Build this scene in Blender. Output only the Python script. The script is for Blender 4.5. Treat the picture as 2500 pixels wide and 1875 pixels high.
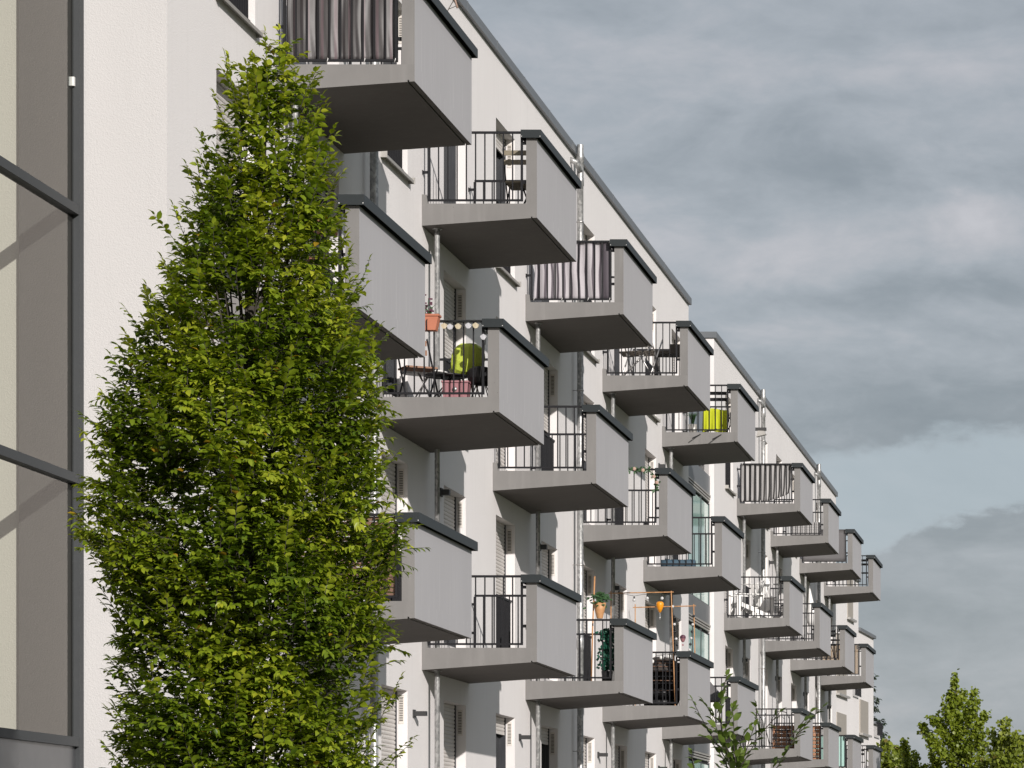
import bpy, math, random
import numpy as np
from mathutils import Vector, Matrix
R = math.radians
rng = random.Random(7)
for o in list(bpy.data.objects):
    bpy.data.objects.remove(o)
scene = bpy.context.scene
COL = scene.collection
PI = math.pi

# ------------------------------------------------------------ camera, sun, sky
F, XV, YV, CZ = 8867.0, 2745.0, 2130.0, 1.6      # focal length and vanishing point in photo pixels, eye height
cam_d = bpy.data.cameras.new('camera')
cam = bpy.data.objects.new('camera', cam_d)
COL.objects.link(cam)
cam.location = (0, 0, CZ)
cam.rotation_euler = (R(90), 0, 0)
cam_d.sensor_width = 36
cam_d.lens = 36 * F / 2500
cam_d.shift_x = -(XV - 1250) / 2500
cam_d.shift_y = (YV - 937.5) / 2500
cam_d.clip_start = 0.1
cam_d.clip_end = 8000
scene.camera = cam

SUN_DIR = Vector((1, -1.64, 0.711)).normalized()   # towards the sun
sun_d = bpy.data.lights.new('sun', 'SUN')
sun_d.energy = 4.75
sun_d.angle = R(0.53)
sun_d.color = (1.0, 0.945, 0.90)
sun = bpy.data.objects.new('sun', sun_d)
COL.objects.link(sun)
sun.location = (20, -20, 30)
sun.rotation_euler = (-SUN_DIR).to_track_quat('-Z', 'Y').to_euler()

scene.view_settings.view_transform = 'Standard'
scene.view_settings.look = 'None'
scene.view_settings.exposure = 0.0
scene.view_settings.gamma = 1.0
scene.view_settings.use_curve_mapping = False
scene.render.engine = 'CYCLES'
scene.cycles.max_bounces = 8
scene.cycles.transparent_max_bounces = 12


class NG:
    """small helper to write node graphs"""
    def __init__(self, nt):
        self.nt = nt
        nt.nodes.clear()

    def n(self, kind, **kw):
        nd = self.nt.nodes.new(kind)
        for k, v in kw.items():
            if k == 'ins':
                for kk, vv in v.items():
                    s = nd.inputs[kk]
                    if isinstance(vv, bpy.types.NodeSocket):
                        self.nt.links.new(vv, s)
                    else:
                        s.default_value = vv
            else:
                setattr(nd, k, v)
        return nd

    def math(self, op, a, b=0.0, c=None, clamp=False):
        ins = {0: a, 1: b}
        if c is not None:
            ins[2] = c
        return self.n('ShaderNodeMath', operation=op, use_clamp=clamp, ins=ins).outputs[0]

    def mix(self, fac, a, b, mode='MIX'):
        nd = self.n('ShaderNodeMix', data_type='RGBA', blend_type=mode)
        for k, v in ((0, fac), (6, a), (7, b)):
            s = nd.inputs[k]
            if isinstance(v, bpy.types.NodeSocket):
                self.nt.links.new(v, s)
            else:
                s.default_value = v if k == 0 else (*v[:3], 1)
        return nd.outputs[2]

    def ramp(self, fac, stops):
        nd = self.n('ShaderNodeValToRGB', ins={0: fac})
        els = nd.color_ramp.elements
        while len(els) < len(stops):
            els.new(0.5)
        for e, (p, c) in zip(els, stops):
            e.position = p
            e.color = (*c, 1) if len(c) == 3 else c
        return nd.outputs[0]

    def noise(self, vec, scale, detail=4, rough=0.5, dist=0.0):
        nd = self.n('ShaderNodeTexNoise', ins={'Scale': scale, 'Detail': detail, 'Roughness': rough, 'Distortion': dist})
        if vec is not None:
            self.nt.links.new(vec, nd.inputs['Vector'])
        return nd.outputs[0]

    def mapped(self, vec, scale=(1, 1, 1), loc=(0, 0, 0)):
        return self.n('ShaderNodeMapping', ins={'Vector': vec, 'Scale': scale, 'Location': loc}).outputs[0]


# world: Nishita sky behind broken layers of grey cloud, laid out by direction on the sky
world = bpy.data.worlds.new('World')
scene.world = world
world.use_nodes = True
g = NG(world.node_tree)
out = g.n('ShaderNodeOutputWorld')
bg = g.n('ShaderNodeBackground', ins={'Strength': 0.1})
g.nt.links.new(bg.outputs[0], out.inputs[0])
sky = g.n('ShaderNodeTexSky', sky_type='NISHITA', sun_disc=False)
sky.sun_elevation = math.asin(SUN_DIR.z)
sky.sun_rotation = math.atan2(SUN_DIR.x, SUN_DIR.y)
sky.dust_density = 1.5
tc = g.n('ShaderNodeTexCoord').outputs['Generated']
sp = g.n('ShaderNodeSeparateXYZ', ins={0: tc})
ux, uz = sp.outputs[0], sp.outputs[2]


def cloud_blob(px, py, sx, sy, amp, warp):
    """soft elliptical bank of cloud around one direction of the sky"""
    u0, v0 = (px - XV) / F * 0.985, (YV - py) / F * 0.985
    a = g.math('ADD', ux, g.math('MULTIPLY', warp, 0.030))
    b = g.math('ADD', uz, g.math('MULTIPLY', warp, 0.022))
    a = g.math('DIVIDE', g.math('SUBTRACT', a, u0 + 0.015), sx / F)
    b = g.math('DIVIDE', g.math('SUBTRACT', b, v0 + 0.011), sy / F)
    e = g.math('ADD', g.math('MULTIPLY', a, a), g.math('MULTIPLY', b, b))
    return g.math('MULTIPLY', g.math('EXPONENT', g.math('MULTIPLY', e, -1.0)), amp)


warp = g.noise(g.mapped(tc, (26, 10, 46), (3.1, 0, 1.7)), 1.0, 5, 0.55, 0.5)
n1 = g.noise(g.mapped(tc, (13, 10, 34), (0.7, 2.0, 4.4)), 1.0, 7, 0.55, 0.7)
n2 = g.noise(g.mapped(tc, (46, 10, 120), (5.7, 1.0, 0.4)), 1.0, 5, 0.6, 0.4)
n3 = g.noise(g.mapped(tc, (110, 10, 210), (1.3, 4.0, 2.2)), 1.0, 4, 0.6, 0.3)


def off(n, k):
    return g.math('MULTIPLY', g.math('SUBTRACT', n, 0.5), k)


def step(x, w):
    """soft edge: 0 below, 1 above"""
    return g.n('ShaderNodeMapRange', interpolation_type='SMOOTHSTEP', ins={'Value': x, 'From Min': -w, 'From Max': w}).outputs[0]


def height_over(pa, pb):
    """elevation above a cloud edge running through two directions, made ragged by noise"""
    (xa, ya), (xb, yb) = [((p - XV) / F * 0.985, (YV - q) / F * 0.985) for p, q in (pa, pb)]
    k = (yb - ya) / (xb - xa)
    line = g.math('ADD', g.math('MULTIPLY', g.math('SUBTRACT', ux, xa), k), ya)
    h = g.math('SUBTRACT', uz, line)
    return g.math('ADD', h, g.math('ADD', off(warp, 0.020), g.math('ADD', off(n2, 0.010), off(n3, 0.006))))


dens = g.math('ADD', 0.52, g.math('ADD', off(n1, 0.95), g.math('ADD', off(n2, 0.34), off(n3, 0.14))))
for b in ((2100, 430, 620, 60, -0.20), (1700, 330, 260, 50, -0.12), (1950, 640, 330, 75, 0.26), (2380, 560, 200, 50, 0.16), (1640, 590, 120, 50, 0.14), (2080, 790, 200, 35, 0.12),
          (2350, 700, 260, 45, -0.14), (2300, 200, 320, 70, 0.14), (1600, 170, 260, 70, 0.06), (1350, 60, 200, 50, -0.06)):
    dens = g.math('ADD', dens, cloud_blob(*b, warp))
# dark flat base of the upper clouds, the pale gap under it, and the bank below the gap
h1 = height_over((1960, 1105), (2500, 1040))
above = step(h1, 0.0035)
dark = g.math('MULTIPLY', above, g.math('EXPONENT', g.math('MULTIPLY', g.math('MAXIMUM', h1, 0.0), -42.0)))
dens = g.math('ADD', dens, g.math('MULTIPLY', dark, -0.36))
h2 = height_over((2050, 1345), (2500, 1225))
below = g.math('SUBTRACT', 1.0, step(h2, 0.0022))
gap = g.math('MULTIPLY', g.math('SUBTRACT', 1.0, above), g.math('SUBTRACT', 1.0, below))
bank = g.math('MULTIPLY', below, g.math('EXPONENT', g.math('MULTIPLY', g.math('MAXIMUM', g.math('MULTIPLY', h2, -1.0), 0.0), -22.0)))
dens = g.math('ADD', dens, g.math('MULTIPLY', bank, -0.20))
ccol = g.ramp(dens, [(0.0, (2.38, 2.70, 3.02)), (0.28, (2.98, 3.30, 3.63)), (0.52, (3.95, 4.25, 4.62)), (0.76, (5.2, 5.2, 5.5)), (1.0, (6.3, 6.2, 6.5))])
ccol = g.mix(g.math('MULTIPLY', gap, 0.72), ccol, (4.3, 5.0, 5.5))
wcol = g.mix(0.10, ccol, sky.outputs[0])
g.nt.links.new(wcol, bg.inputs[0])


# ------------------------------------------------------------ mesh building
class MB:
    """collects shapes and links them as ONE mesh object"""
    def __init__(self):
        self.v, self.f, self.m, self.s = [], [], [], []

    def face(self, pts, mi=0, smooth=False):
        b = len(self.v)
        self.v += [tuple(p) for p in pts]
        self.f.append(tuple(range(b, b + len(pts))))
        self.m.append(mi)
        self.s.append(smooth)

    def box(self, x0, x1, y0, y1, z0, z1, mi=0, skip=''):
        if x0 > x1: x0, x1 = x1, x0
        if y0 > y1: y0, y1 = y1, y0
        if z0 > z1: z0, z1 = z1, z0
        b = len(self.v)
        self.v += [(x0, y0, z0), (x1, y0, z0), (x1, y1, z0), (x0, y1, z0), (x0, y0, z1), (x1, y0, z1), (x1, y1, z1), (x0, y1, z1)]
        for k, q in (('b', (3, 2, 1, 0)), ('t', (4, 5, 6, 7)), ('n', (0, 1, 5, 4)), ('r', (1, 2, 6, 5)), ('f', (2, 3, 7, 6)), ('l', (3, 0, 4, 7))):
            if k not in skip:
                self.f.append(tuple(b + i for i in q))
                self.m.append(mi)
                self.s.append(False)
        return self

    def obox(self, c, ax, ay, az, mi=0):
        """oriented box: centre and three half-axis vectors"""
        c, ax, ay, az = Vector(c), Vector(ax), Vector(ay), Vector(az)
        b = len(self.v)
        for sz in (-1, 1):
            for sx, sy in ((-1, -1), (1, -1), (1, 1), (-1, 1)):
                self.v.append(tuple(c + ax * sx + ay * sy + az * sz))
        for q in ((3, 2, 1, 0), (4, 5, 6, 7), (0, 1, 5, 4), (1, 2, 6, 5), (2, 3, 7, 6), (3, 0, 4, 7)):
            self.f.append(tuple(b + i for i in q))
            self.m.append(mi)
            self.s.append(False)
        return self

    def bar(self, p, q, w, h=None, mi=0):
        """straight bar of rectangular section from p to q"""
        p, q = Vector(p), Vector(q)
        h = h or w
        d = (q - p)
        L = d.length
        d.normalize()
        up = Vector((0, 0, 1)) if abs(d.z) < 0.9 else Vector((1, 0, 0))
        s = d.cross(up).normalized()
        u = s.cross(d).normalized()
        return self.obox((p + q) / 2, d * L / 2, s * w / 2, u * h / 2, mi)

    def prism_y(self, prof, y0, y1, mi=0, end_mi=None, side_mi=None):
        """extrude a closed (x, z) outline along y"""
        n = len(prof)
        b = len(self.v)
        self.v += [(x, y0, z) for x, z in prof] + [(x, y1, z) for x, z in prof]
        area = sum(prof[i][0] * prof[(i + 1) % n][1] - prof[(i + 1) % n][0] * prof[i][1] for i in range(n))
        em = mi if end_mi is None else end_mi
        a, c = tuple(b + i for i in range(n)), tuple(b + n + i for i in reversed(range(n)))
        if area < 0:
            a, c = a[::-1], c[::-1]
        for q in (a, c):
            self.f.append(q); self.m.append(em); self.s.append(False)
        for i in range(n):
            j = (i + 1) % n
            q = (b + i, b + n + i, b + n + j, b + j)
            if area < 0:
                q = q[::-1]
            self.f.append(q)
            self.m.append(side_mi.get(i, mi) if side_mi else mi)
            self.s.append(False)
        return self

    def tube(self, pts, r, n=8, mi=0, caps=True, smooth=True):
        pts = [Vector(p) for p in pts]
        rs = r if isinstance(r, (list, tuple)) else [r] * len(pts)
        b = len(self.v)
        prev = None
        for i, p in enumerate(pts):
            d = (pts[min(i + 1, len(pts) - 1)] - pts[max(i - 1, 0)])
            if d.length < 1e-9:
                d = Vector((0, 0, 1))
            d.normalize()
            if prev is None:
                a = d.cross(Vector((0, 0, 1)) if abs(d.z) < 0.9 else Vector((1, 0, 0))).normalized()
            else:
                a = (prev - d * prev.dot(d))
                a = a.normalized() if a.length > 1e-6 else d.orthogonal().normalized()
            prev = a
            c = d.cross(a)
            for k in range(n):
                t = 2 * PI * k / n
                self.v.append(tuple(p + (a * math.cos(t) + c * math.sin(t)) * rs[i]))
        for i in range(len(pts) - 1):
            for k in range(n):
                k2 = (k + 1) % n
                self.f.append((b + i * n + k, b + i * n + k2, b + (i + 1) * n + k2, b + (i + 1) * n + k))
                self.m.append(mi); self.s.append(smooth)
        if caps:
            self.f.append(tuple(b + k for k in reversed(range(n)))); self.m.append(mi); self.s.append(False)
            e = b + (len(pts) - 1) * n
            self.f.append(tuple(e + k for k in range(n))); self.m.append(mi); self.s.append(False)
        return self

    def lathe(self, prof, c=(0, 0, 0), n=16, mi=0, smooth=True):
        """(radius, z) outline turned about a vertical axis through c"""
        b = len(self.v)
        for r, z in prof:
            for k in range(n):
                t = 2 * PI * k / n
                self.v.append((c[0] + r * math.cos(t), c[1] + r * math.sin(t), c[2] + z))
        for i in range(len(prof) - 1):
            for k in range(n):
                k2 = (k + 1) % n
                self.f.append((b + i * n + k, b + i * n + k2, b + (i + 1) * n + k2, b + (i + 1) * n + k))
                self.m.append(mi); self.s.append(smooth)
        return self

    def ball(self, c, rx, ry=None, rz=None, n=10, mi=0):
        ry = ry or rx
        rz = rz or rx
        b = len(self.v)
        m = max(4, n // 2 + 1)
        for i in range(m + 1):
            ph = PI * i / m
            for k in range(n):
                t = 2 * PI * k / n
                self.v.append((c[0] + rx * math.sin(ph) * math.cos(t), c[1] + ry * math.sin(ph) * math.sin(t), c[2] + rz * math.cos(ph)))
        for i in range(m):
            for k in range(n):
                k2 = (k + 1) % n
                self.f.append((b + (i + 1) * n + k, b + (i + 1) * n + k2, b + i * n + k2, b + i * n + k))
                self.m.append(mi); self.s.append(True)
        return self

    def build(self, name, mats, parent=None, loc=None, uvs=None):
        me = bpy.data.meshes.new(name)
        me.from_pydata(self.v, [], self.f)
        if not isinstance(mats, (list, tuple)):
            mats = [mats]
        for m in mats:
            me.materials.append(m)
        me.polygons.foreach_set('material_index', self.m)
        me.polygons.foreach_set('use_smooth', self.s)
        me.update()
        o = bpy.data.objects.new(name, me)
        COL.objects.link(o)
        if parent:
            o.parent = parent
        if loc:
            o.location = loc
        return o


def tag(o, label=None, cat=None, group=None, kind=None):
    if label: o['label'] = label
    if cat: o['category'] = cat
    if group: o['group'] = group
    if kind: o['kind'] = kind
    return o


def empty(name, loc, label, cat, group=None, rz=0.0):
    o = bpy.data.objects.new(name, None)
    o.empty_display_size = 0.2
    COL.objects.link(o)
    o.location = loc
    o.rotation_euler = (0, 0, rz)
    return tag(o, label, cat, group)


def children(o):
    return [c for c in bpy.data.objects if c.parent == o]


def kids_map():
    d = {}
    for c in bpy.data.objects:
        if c.parent:
            d.setdefault(c.parent.name, []).append(c)
    return d


def copy_tree(o, loc, km, parent=None):
    c = o.copy()
    COL.objects.link(c)
    c.parent = parent
    if loc is not None:
        c.location = loc
    for ch in km.get(o.name, []):
        copy_tree(ch, None, km, c)
    return c


# ------------------------------------------------------------ materials
def new_mat(name):
    m = bpy.data.materials.new(name)
    m.use_nodes = True
    return m, NG(m.node_tree)


def finish(g, col, rough=0.6, metal=0.0, spec=0.5, height=None, bump=0.2, bdist=0.01, extra=None):
    p = g.n('ShaderNodeBsdfPrincipled', ins={'Roughness': rough, 'Metallic': metal, 'Specular IOR Level': spec})
    if isinstance(col, bpy.types.NodeSocket):
        g.nt.links.new(col, p.inputs['Base Color'])
    else:
        p.inputs['Base Color'].default_value = (*col, 1)
    if height is not None:
        bm = g.n('ShaderNodeBump', ins={'Strength': bump, 'Distance': bdist, 'Height': height})
        g.nt.links.new(bm.outputs[0], p.inputs['Normal'])
    o = g.n('ShaderNodeOutputMaterial')
    g.nt.links.new(p.outputs[0], o.inputs[0])
    return p


def simple(name, col, rough=0.6, metal=0.0, spec=0.5, var=0.12, scale=6.0):
    m, g = new_mat(name)
    tc = g.n('ShaderNodeTexCoord').outputs['Object']
    n = g.noise(tc, scale, 4)
    c = g.mix(n, tuple(x * (1 - var) for x in col), tuple(min(1, x * (1 + var)) for x in col))
    r = g.math('ADD', rough - 0.06, g.math('MULTIPLY', n, 0.12))
    finish(g, c, r, metal, spec, g.noise(tc, scale * 8, 3), 0.05, 0.003)
    return m


def plaster(name, col, grain=1.0):
    m, g = new_mat(name)
    pos = g.n('ShaderNodeNewGeometry').outputs['Position']
    big = g.noise(g.mapped(pos, (0.5, 0.5, 0.22)), 1.0, 5, 0.6)
    streak = g.noise(g.mapped(pos, (5, 5, 0.35)), 1.0, 4, 0.6)
    c = g.mix(big, tuple(x * 0.93 for x in col), tuple(min(1, x * 1.05) for x in col))
    c = g.mix(g.math('MULTIPLY', g.ramp(streak, [(0.55, (0, 0, 0)), (0.85, (1, 1, 1))]), 0.20), c, tuple(x * 0.72 for x in col))
    h1 = g.noise(pos, 55 * grain, 3, 0.65)
    h2 = g.noise(pos, 150 * grain, 2, 0.6)
    vor = g.n('ShaderNodeTexVoronoi', ins={'Vector': pos, 'Scale': 90 * grain}).outputs[0]
    h = g.math('ADD', g.math('MULTIPLY', h1, 0.7), g.math('ADD', g.math('MULTIPLY', h2, 0.4), g.math('MULTIPLY', vor, 0.35)))
    finish(g, c, 0.9, 0, 0.2, h, 0.55, 0.008)
    return m


M = {}
M['plaster'] = plaster('white_plaster', (0.75, 0.725, 0.715))
M['gable'] = plaster('sun_dimmed_plaster', (0.535, 0.525, 0.52), 0.8)  # end wall colour darkened to offset the stronger sun on this side
M['plaster_in'] = plaster('cream_plaster', (0.62, 0.58, 0.50), 0.8)


def concrete(name, col):
    m, g = new_mat(name)
    pos = g.n('ShaderNodeNewGeometry').outputs['Position']
    oi = g.n('ShaderNodeObjectInfo').outputs['Random']
    off = g.n('ShaderNodeCombineXYZ', ins={0: g.math('MULTIPLY', oi, 40.0), 1: oi, 2: g.math('MULTIPLY', oi, 13.0)}).outputs[0]
    pp = g.n('ShaderNodeVectorMath', operation='ADD', ins={0: pos, 1: off}).outputs[0]
    big = g.noise(g.mapped(pp, (1.6, 1.6, 1.2)), 1.0, 6, 0.65)
    drip = g.noise(g.mapped(pp, (9, 9, 0.8)), 1.0, 4, 0.55)
    c = g.mix(big, tuple(x * 0.80 for x in col), tuple(x * 1.16 for x in col))
    c = g.mix(g.math('MULTIPLY', g.ramp(drip, [(0.52, (0, 0, 0)), (0.75, (1, 1, 1))]), 0.32), c, tuple(min(1, x * 1.35) for x in col))
    vor = g.n('ShaderNodeTexVoronoi', ins={'Vector': pp, 'Scale': 14.0, 'Randomness': 1.0}).outputs[0]
    pore = g.ramp(vor, [(0.05, (1, 1, 1)), (0.10, (0, 0, 0))])
    pick = g.ramp(g.noise(pp, 3.2, 2), [(0.55, (0, 0, 0)), (0.62, (1, 1, 1))])
    c = g.mix(g.math('MULTIPLY', g.math('MULTIPLY', pore, pick), 0.6), c, (0.07, 0.065, 0.06))
    finish(g, c, 0.8, 0, 0.3, g.noise(pp, 60, 4, 0.6), 0.18, 0.004)
    return m


M['concrete'] = concrete('grey_concrete', (0.190, 0.184, 0.178))
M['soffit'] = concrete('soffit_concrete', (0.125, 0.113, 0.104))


def painted_panel():
    m, g = new_mat('grey_panel_paint')
    pos = g.n('ShaderNodeNewGeometry').outputs['Position']
    tco = g.n('ShaderNodeTexCoord').outputs['Object']
    oi = g.n('ShaderNodeObjectInfo').outputs['Random']
    base = (0.405, 0.395, 0.405)
    big = g.noise(g.mapped(pos, (0.9, 0.9, 0.5)), 1.0, 4)
    c = g.mix(big, tuple(x * 0.94 for x in base), tuple(x * 1.06 for x in base))
    off = g.n('ShaderNodeCombineXYZ', ins={1: g.math('MULTIPLY', oi, 91.0)}).outputs[0]
    pp = g.n('ShaderNodeVectorMath', operation='ADD', ins={0: tco, 1: off}).outputs[0]
    st = g.noise(g.mapped(pp, (0.0, 16, 0.55)), 1.0, 3, 0.6)
    low = g.n('ShaderNodeMapRange', ins={'Value': g.n('ShaderNodeSeparateXYZ', ins={0: tco}).outputs[2], 'From Min': 0.9, 'From Max': 0.15, 'To Min': 0.15, 'To Max': 1.0}).outputs[0]
    s = g.math('MULTIPLY', g.ramp(st, [(0.56, (0, 0, 0)), (0.72, (1, 1, 1))]), g.math('MULTIPLY', low, 0.65))
    c = g.mix(s, c, (0.56, 0.55, 0.55))
    st2 = g.noise(g.mapped(pp, (0.0, 60, 0.25), (0, 7, 3)), 1.0, 3, 0.6)
    c = g.mix(g.math('MULTIPLY', g.ramp(st2, [(0.5, (0, 0, 0)), (0.8, (1, 1, 1))]), 0.10), c, (0.33, 0.32, 0.325))
    finish(g, c, 0.55, 0, 0.4, g.noise(pos, 40, 3), 0.05, 0.003)
    return m


M['panel'] = painted_panel()
M['coping'] = simple('anthracite_sheet', (0.022, 0.027, 0.029), 0.5, 0.0, 0.3, 0.2, 2.0)
M['rail'] = simple('anthracite_steel', (0.012, 0.012, 0.014), 0.5, 0.0, 0.25, 0.15, 5.0)
M['frame'] = simple('window_frame_grey', (0.035, 0.037, 0.042), 0.40, 0.0, 0.5, 0.15)
M['flash'] = simple('roof_sheet', (0.145, 0.155, 0.165), 0.42, 0.25, 0.5, 0.12, 1.5)
M['zinc'] = simple('zinc_sill', (0.40, 0.385, 0.36), 0.45, 0.35, 0.5, 0.15)
M['shutter'] = simple('shutter_slats', (0.56, 0.53, 0.50), 0.5, 0.0, 0.4, 0.06)
M['lamp'] = simple('lamp_housing', (0.03, 0.03, 0.03), 0.5)
M['vent'] = simple('vent_white', (0.66, 0.62, 0.57), 0.6)
M['slot'] = simple('vent_slot', (0.05, 0.045, 0.04), 0.8)
M['black'] = simple('black_plastic', (0.012, 0.012, 0.013), 0.5)
M['white'] = simple('white_paint', (0.75, 0.74, 0.72), 0.5)
M['steel'] = simple('bare_steel', (0.42, 0.41, 0.40), 0.35, 0.8)
M['tan'] = simple('tan_shutter', (0.34, 0.31, 0.27), 0.6)
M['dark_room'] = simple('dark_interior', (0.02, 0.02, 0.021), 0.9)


def galvanised():
    m, g = new_mat('galvanised_steel')
    pos = g.n('ShaderNodeNewGeometry').outputs['Position']
    v = g.n('ShaderNodeTexVoronoi', ins={'Vector': g.mapped(pos, (1, 1, 0.6)), 'Scale': 38.0}).outputs[1]
    n = g.noise(g.mapped(pos, (8, 8, 2.5)), 1.0, 4)
    f = g.math('ADD', g.math('MULTIPLY', n, 0.6), g.math('MULTIPLY', g.n('ShaderNodeSeparateColor', ins={0: v}).outputs[0], 0.4))
    c = g.ramp(f, [(0.2, (0.20, 0.205, 0.205)), (0.55, (0.34, 0.34, 0.335)), (0.85, (0.60, 0.60, 0.59))])
    finish(g, c, 0.42, 0.55, 0.5, n, 0.04, 0.003)
    return m


M['galv'] = galvanised()


def dark_pane():
    m, g = new_mat('window_glass')
    tc = g.n('ShaderNodeTexCoord').outputs['Object']
    n = g.noise(tc, 1.3, 2)
    c = g.mix(n, (0.015, 0.017, 0.02), (0.05, 0.052, 0.055))
    finish(g, c, 0.06, 0, 0.5, n, 0.02, 0.02)
    return m


M['pane'] = dark_pane()


def clear_glass(name, tint, ior=1.4):
    m, g = new_mat(name)
    fc = g.n('ShaderNodeLayerWeight', ins={'Blend': 0.5}).outputs['Facing']
    fr = g.math('ADD', 0.04, g.math('MULTIPLY', g.math('POWER', fc, 4.7), 0.96))
    tr = g.n('ShaderNodeBsdfTransparent', ins={0: (*tint, 1)})
    gl = g.n('ShaderNodeBsdfGlossy', ins={0: (0.84, 0.80, 0.76, 1), 'Roughness': 0.015})
    mx = g.n('ShaderNodeMixShader', ins={0: fr, 1: tr.outputs[0], 2: gl.outputs[0]})
    o = g.n('ShaderNodeOutputMaterial')
    g.nt.links.new(mx.outputs[0], o.inputs[0])
    return m


M['glass'] = clear_glass('stair_glass', (0.80, 0.83, 0.82))
M['teal'] = simple('green_glass', (0.36, 0.55, 0.50), 0.10, 0, 0.6, 0.10, 0.5)

# ------------------------------------------------------------ setting: ground
def ground_mat():
    m, g = new_mat('ground_grass')
    pos = g.n('ShaderNodeNewGeometry').outputs['Position']
    n = g.noise(pos, 0.4, 6, 0.6)
    c = g.mix(n, (0.045, 0.06, 0.022), (0.08, 0.085, 0.04))
    finish(g, c, 0.95, 0, 0.1, g.noise(pos, 30, 4), 0.5, 0.05)
    return m


mb = MB()
mb.face([(-3000, -1500, 0), (3000, -1500, 0), (3000, 6000, 0), (-3000, 6000, 0)])
tag(mb.build('ground', ground_mat()), kind='structure')


def path_mat():
    m, g = new_mat('paving')
    pos = g.n('ShaderNodeNewGeometry').outputs['Position']
    br = g.n('ShaderNodeTexBrick', ins={'Vector': pos, 'Scale': 2.5, 'Color1': (0.16, 0.145, 0.13, 1), 'Color2': (0.12, 0.112, 0.10, 1), 'Mortar': (0.10, 0.095, 0.09, 1), 'Mortar Size': 0.01})
    finish(g, br.outputs[0], 0.9)
    return m


mb = MB()
mb.box(-9.1, -3.2, 10, 150, -0.05, 0.02)
tag(mb.build('path', path_mat()), kind='structure')

# ------------------------------------------------------------ buildings
W = 9.173                     # distance of the facade plane to the left of the eye
ZA, ZB, ZC = 8.55 + CZ, 5.65 + CZ, 2.75 + CZ
ZG = ZC - 2.9
LEV = (ZG, ZC, ZB, ZA)        # underside of the balcony slab on each floor, ground floor first
yA = [39.25, 47.42, 55.62, 63.82, 72.05, 85.95, 94.15, 102.5, 110.85]
yB = [36.41, 44.56, 52.74, 60.97, 69.24, 83.2, 91.45, 99.7, 107.75]
ROOF = 12.0 + CZ
OW, O0, O1 = 1.64, 0.33, 2.475       # width, foot and head of every opening relative to its floor
RD = 0.16                            # depth of the reveals


def holes_for(cols):
    return [(y, y + OW, z + O0, z + O1) for y in cols for z in LEV]


def facade_wall(mb, X, y0, y1, z0, z1, holes, mi=0):
    """facade skin with real openings and their reveals"""
    ys = sorted({y0, y1, *[h[0] for h in holes], *[h[1] for h in holes]})
    zs = sorted({z0, z1, *[h[2] for h in holes], *[h[3] for h in holes]})
    for a, b in zip(ys, ys[1:]):
        for c, d in zip(zs, zs[1:]):
            if any(h[0] <= a + 1e-6 and h[1] >= b - 1e-6 and h[2] <= c + 1e-6 and h[3] >= d - 1e-6 for h in holes):
                continue
            mb.face([(X, a, c), (X, b, c), (X, b, d), (X, a, d)], mi)
    for a, b, c, d in holes:
        I = X - RD - 0.12
        mb.face([(X, b, c), (I, b, c), (I, b, d), (X, b, d)], mi)
        mb.face([(I, a, c), (X, a, c), (X, a, d), (I, a, d)], mi)
        mb.face([(X, a, d), (X, b, d), (I, b, d), (I, a, d)], mi)
        mb.face([(I, a, c), (I, b, c), (X, b, c), (X, a, c)], mi)


def shutter_mesh(frac):
    mb = MB()
    z1 = O1 - O0
    n = int(40 * frac)
    hgt = 0.0535
    x = -RD
    prof = []
    for i in range(n):
        zt = z1 - i * hgt
        for k, dx in ((0.0, 0.0), (0.12, 0.009), (0.45, 0.013), (0.8, 0.009), (0.97, 0.0)):
            prof.append((x + dx, zt - k * hgt))
    if not prof:
        prof = [(x, z1), (x, z1 - 0.1)]
    for i in range(len(prof) - 1):
        (xa, za), (xb, zb) = prof[i], prof[i + 1]
        mb.face([(xa, 0.04, za), (xb, 0.04, zb), (xb, OW - 0.04, zb), (xa, OW - 0.04, za)], 0, False)
    ze = prof[-1][1]
    mb.box(x - 0.008, x + 0.012, 0.04, OW - 0.04, ze - 0.05, ze - 0.002, 0)
    return mb


def guard_mb():
    mb = MB()
    x0, x1 = -0.075, -0.045
    mb.box(x0 - 0.005, x1 + 0.005, 0.02, OW - 0.02, 0.98, 1.01)
    mb.box(x0, x1, 0.02, OW - 0.02, 0.08, 0.105)
    k = 0.06
    while k < OW - 0.03:
        mb.box(x0, x1, k, k + 0.012, 0.105, 0.98)
        k += 0.104
    return mb


def frame_mb():
    mb = MB()
    h = O1 - O0
    x0, x1 = -RD - 0.11, -RD - 0.03
    mb.box(x0, x1, 0.0, 0.07, 0, h).box(x0, x1, OW - 0.07, OW, 0, h)
    mb.box(x0, x1, 0.07, OW - 0.07, 0, 0.09).box(x0, x1, 0.07, OW - 0.07, h - 0.09, h)
    mb.box(x0, x1 + 0.015, OW * 0.5 - 0.06, OW * 0.5 + 0.06, 0.09, h - 0.09)
    # shutter guides at both reveals
    mb.box(-RD - 0.03, -RD + 0.025, OW - 0.038, OW - 0.003, 0, h)
    mb.box(-RD - 0.03, -RD + 0.025, 0.003, 0.038, 0, h)
    return mb


def vent_mb():
    mb = MB()
    h = O1 - O0
    y = OW
    mb.box(-0.115, -0.045, y - 0.008, y - 0.001, h - 0.42, h - 0.06, 0)
    for i in range(14):
        z = h - 0.095 - i * 0.022
        mb.box(-0.105, -0.057, y - 0.0105, y - 0.0085, z - 0.007, z + 0.004, 1)
    return mb


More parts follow.
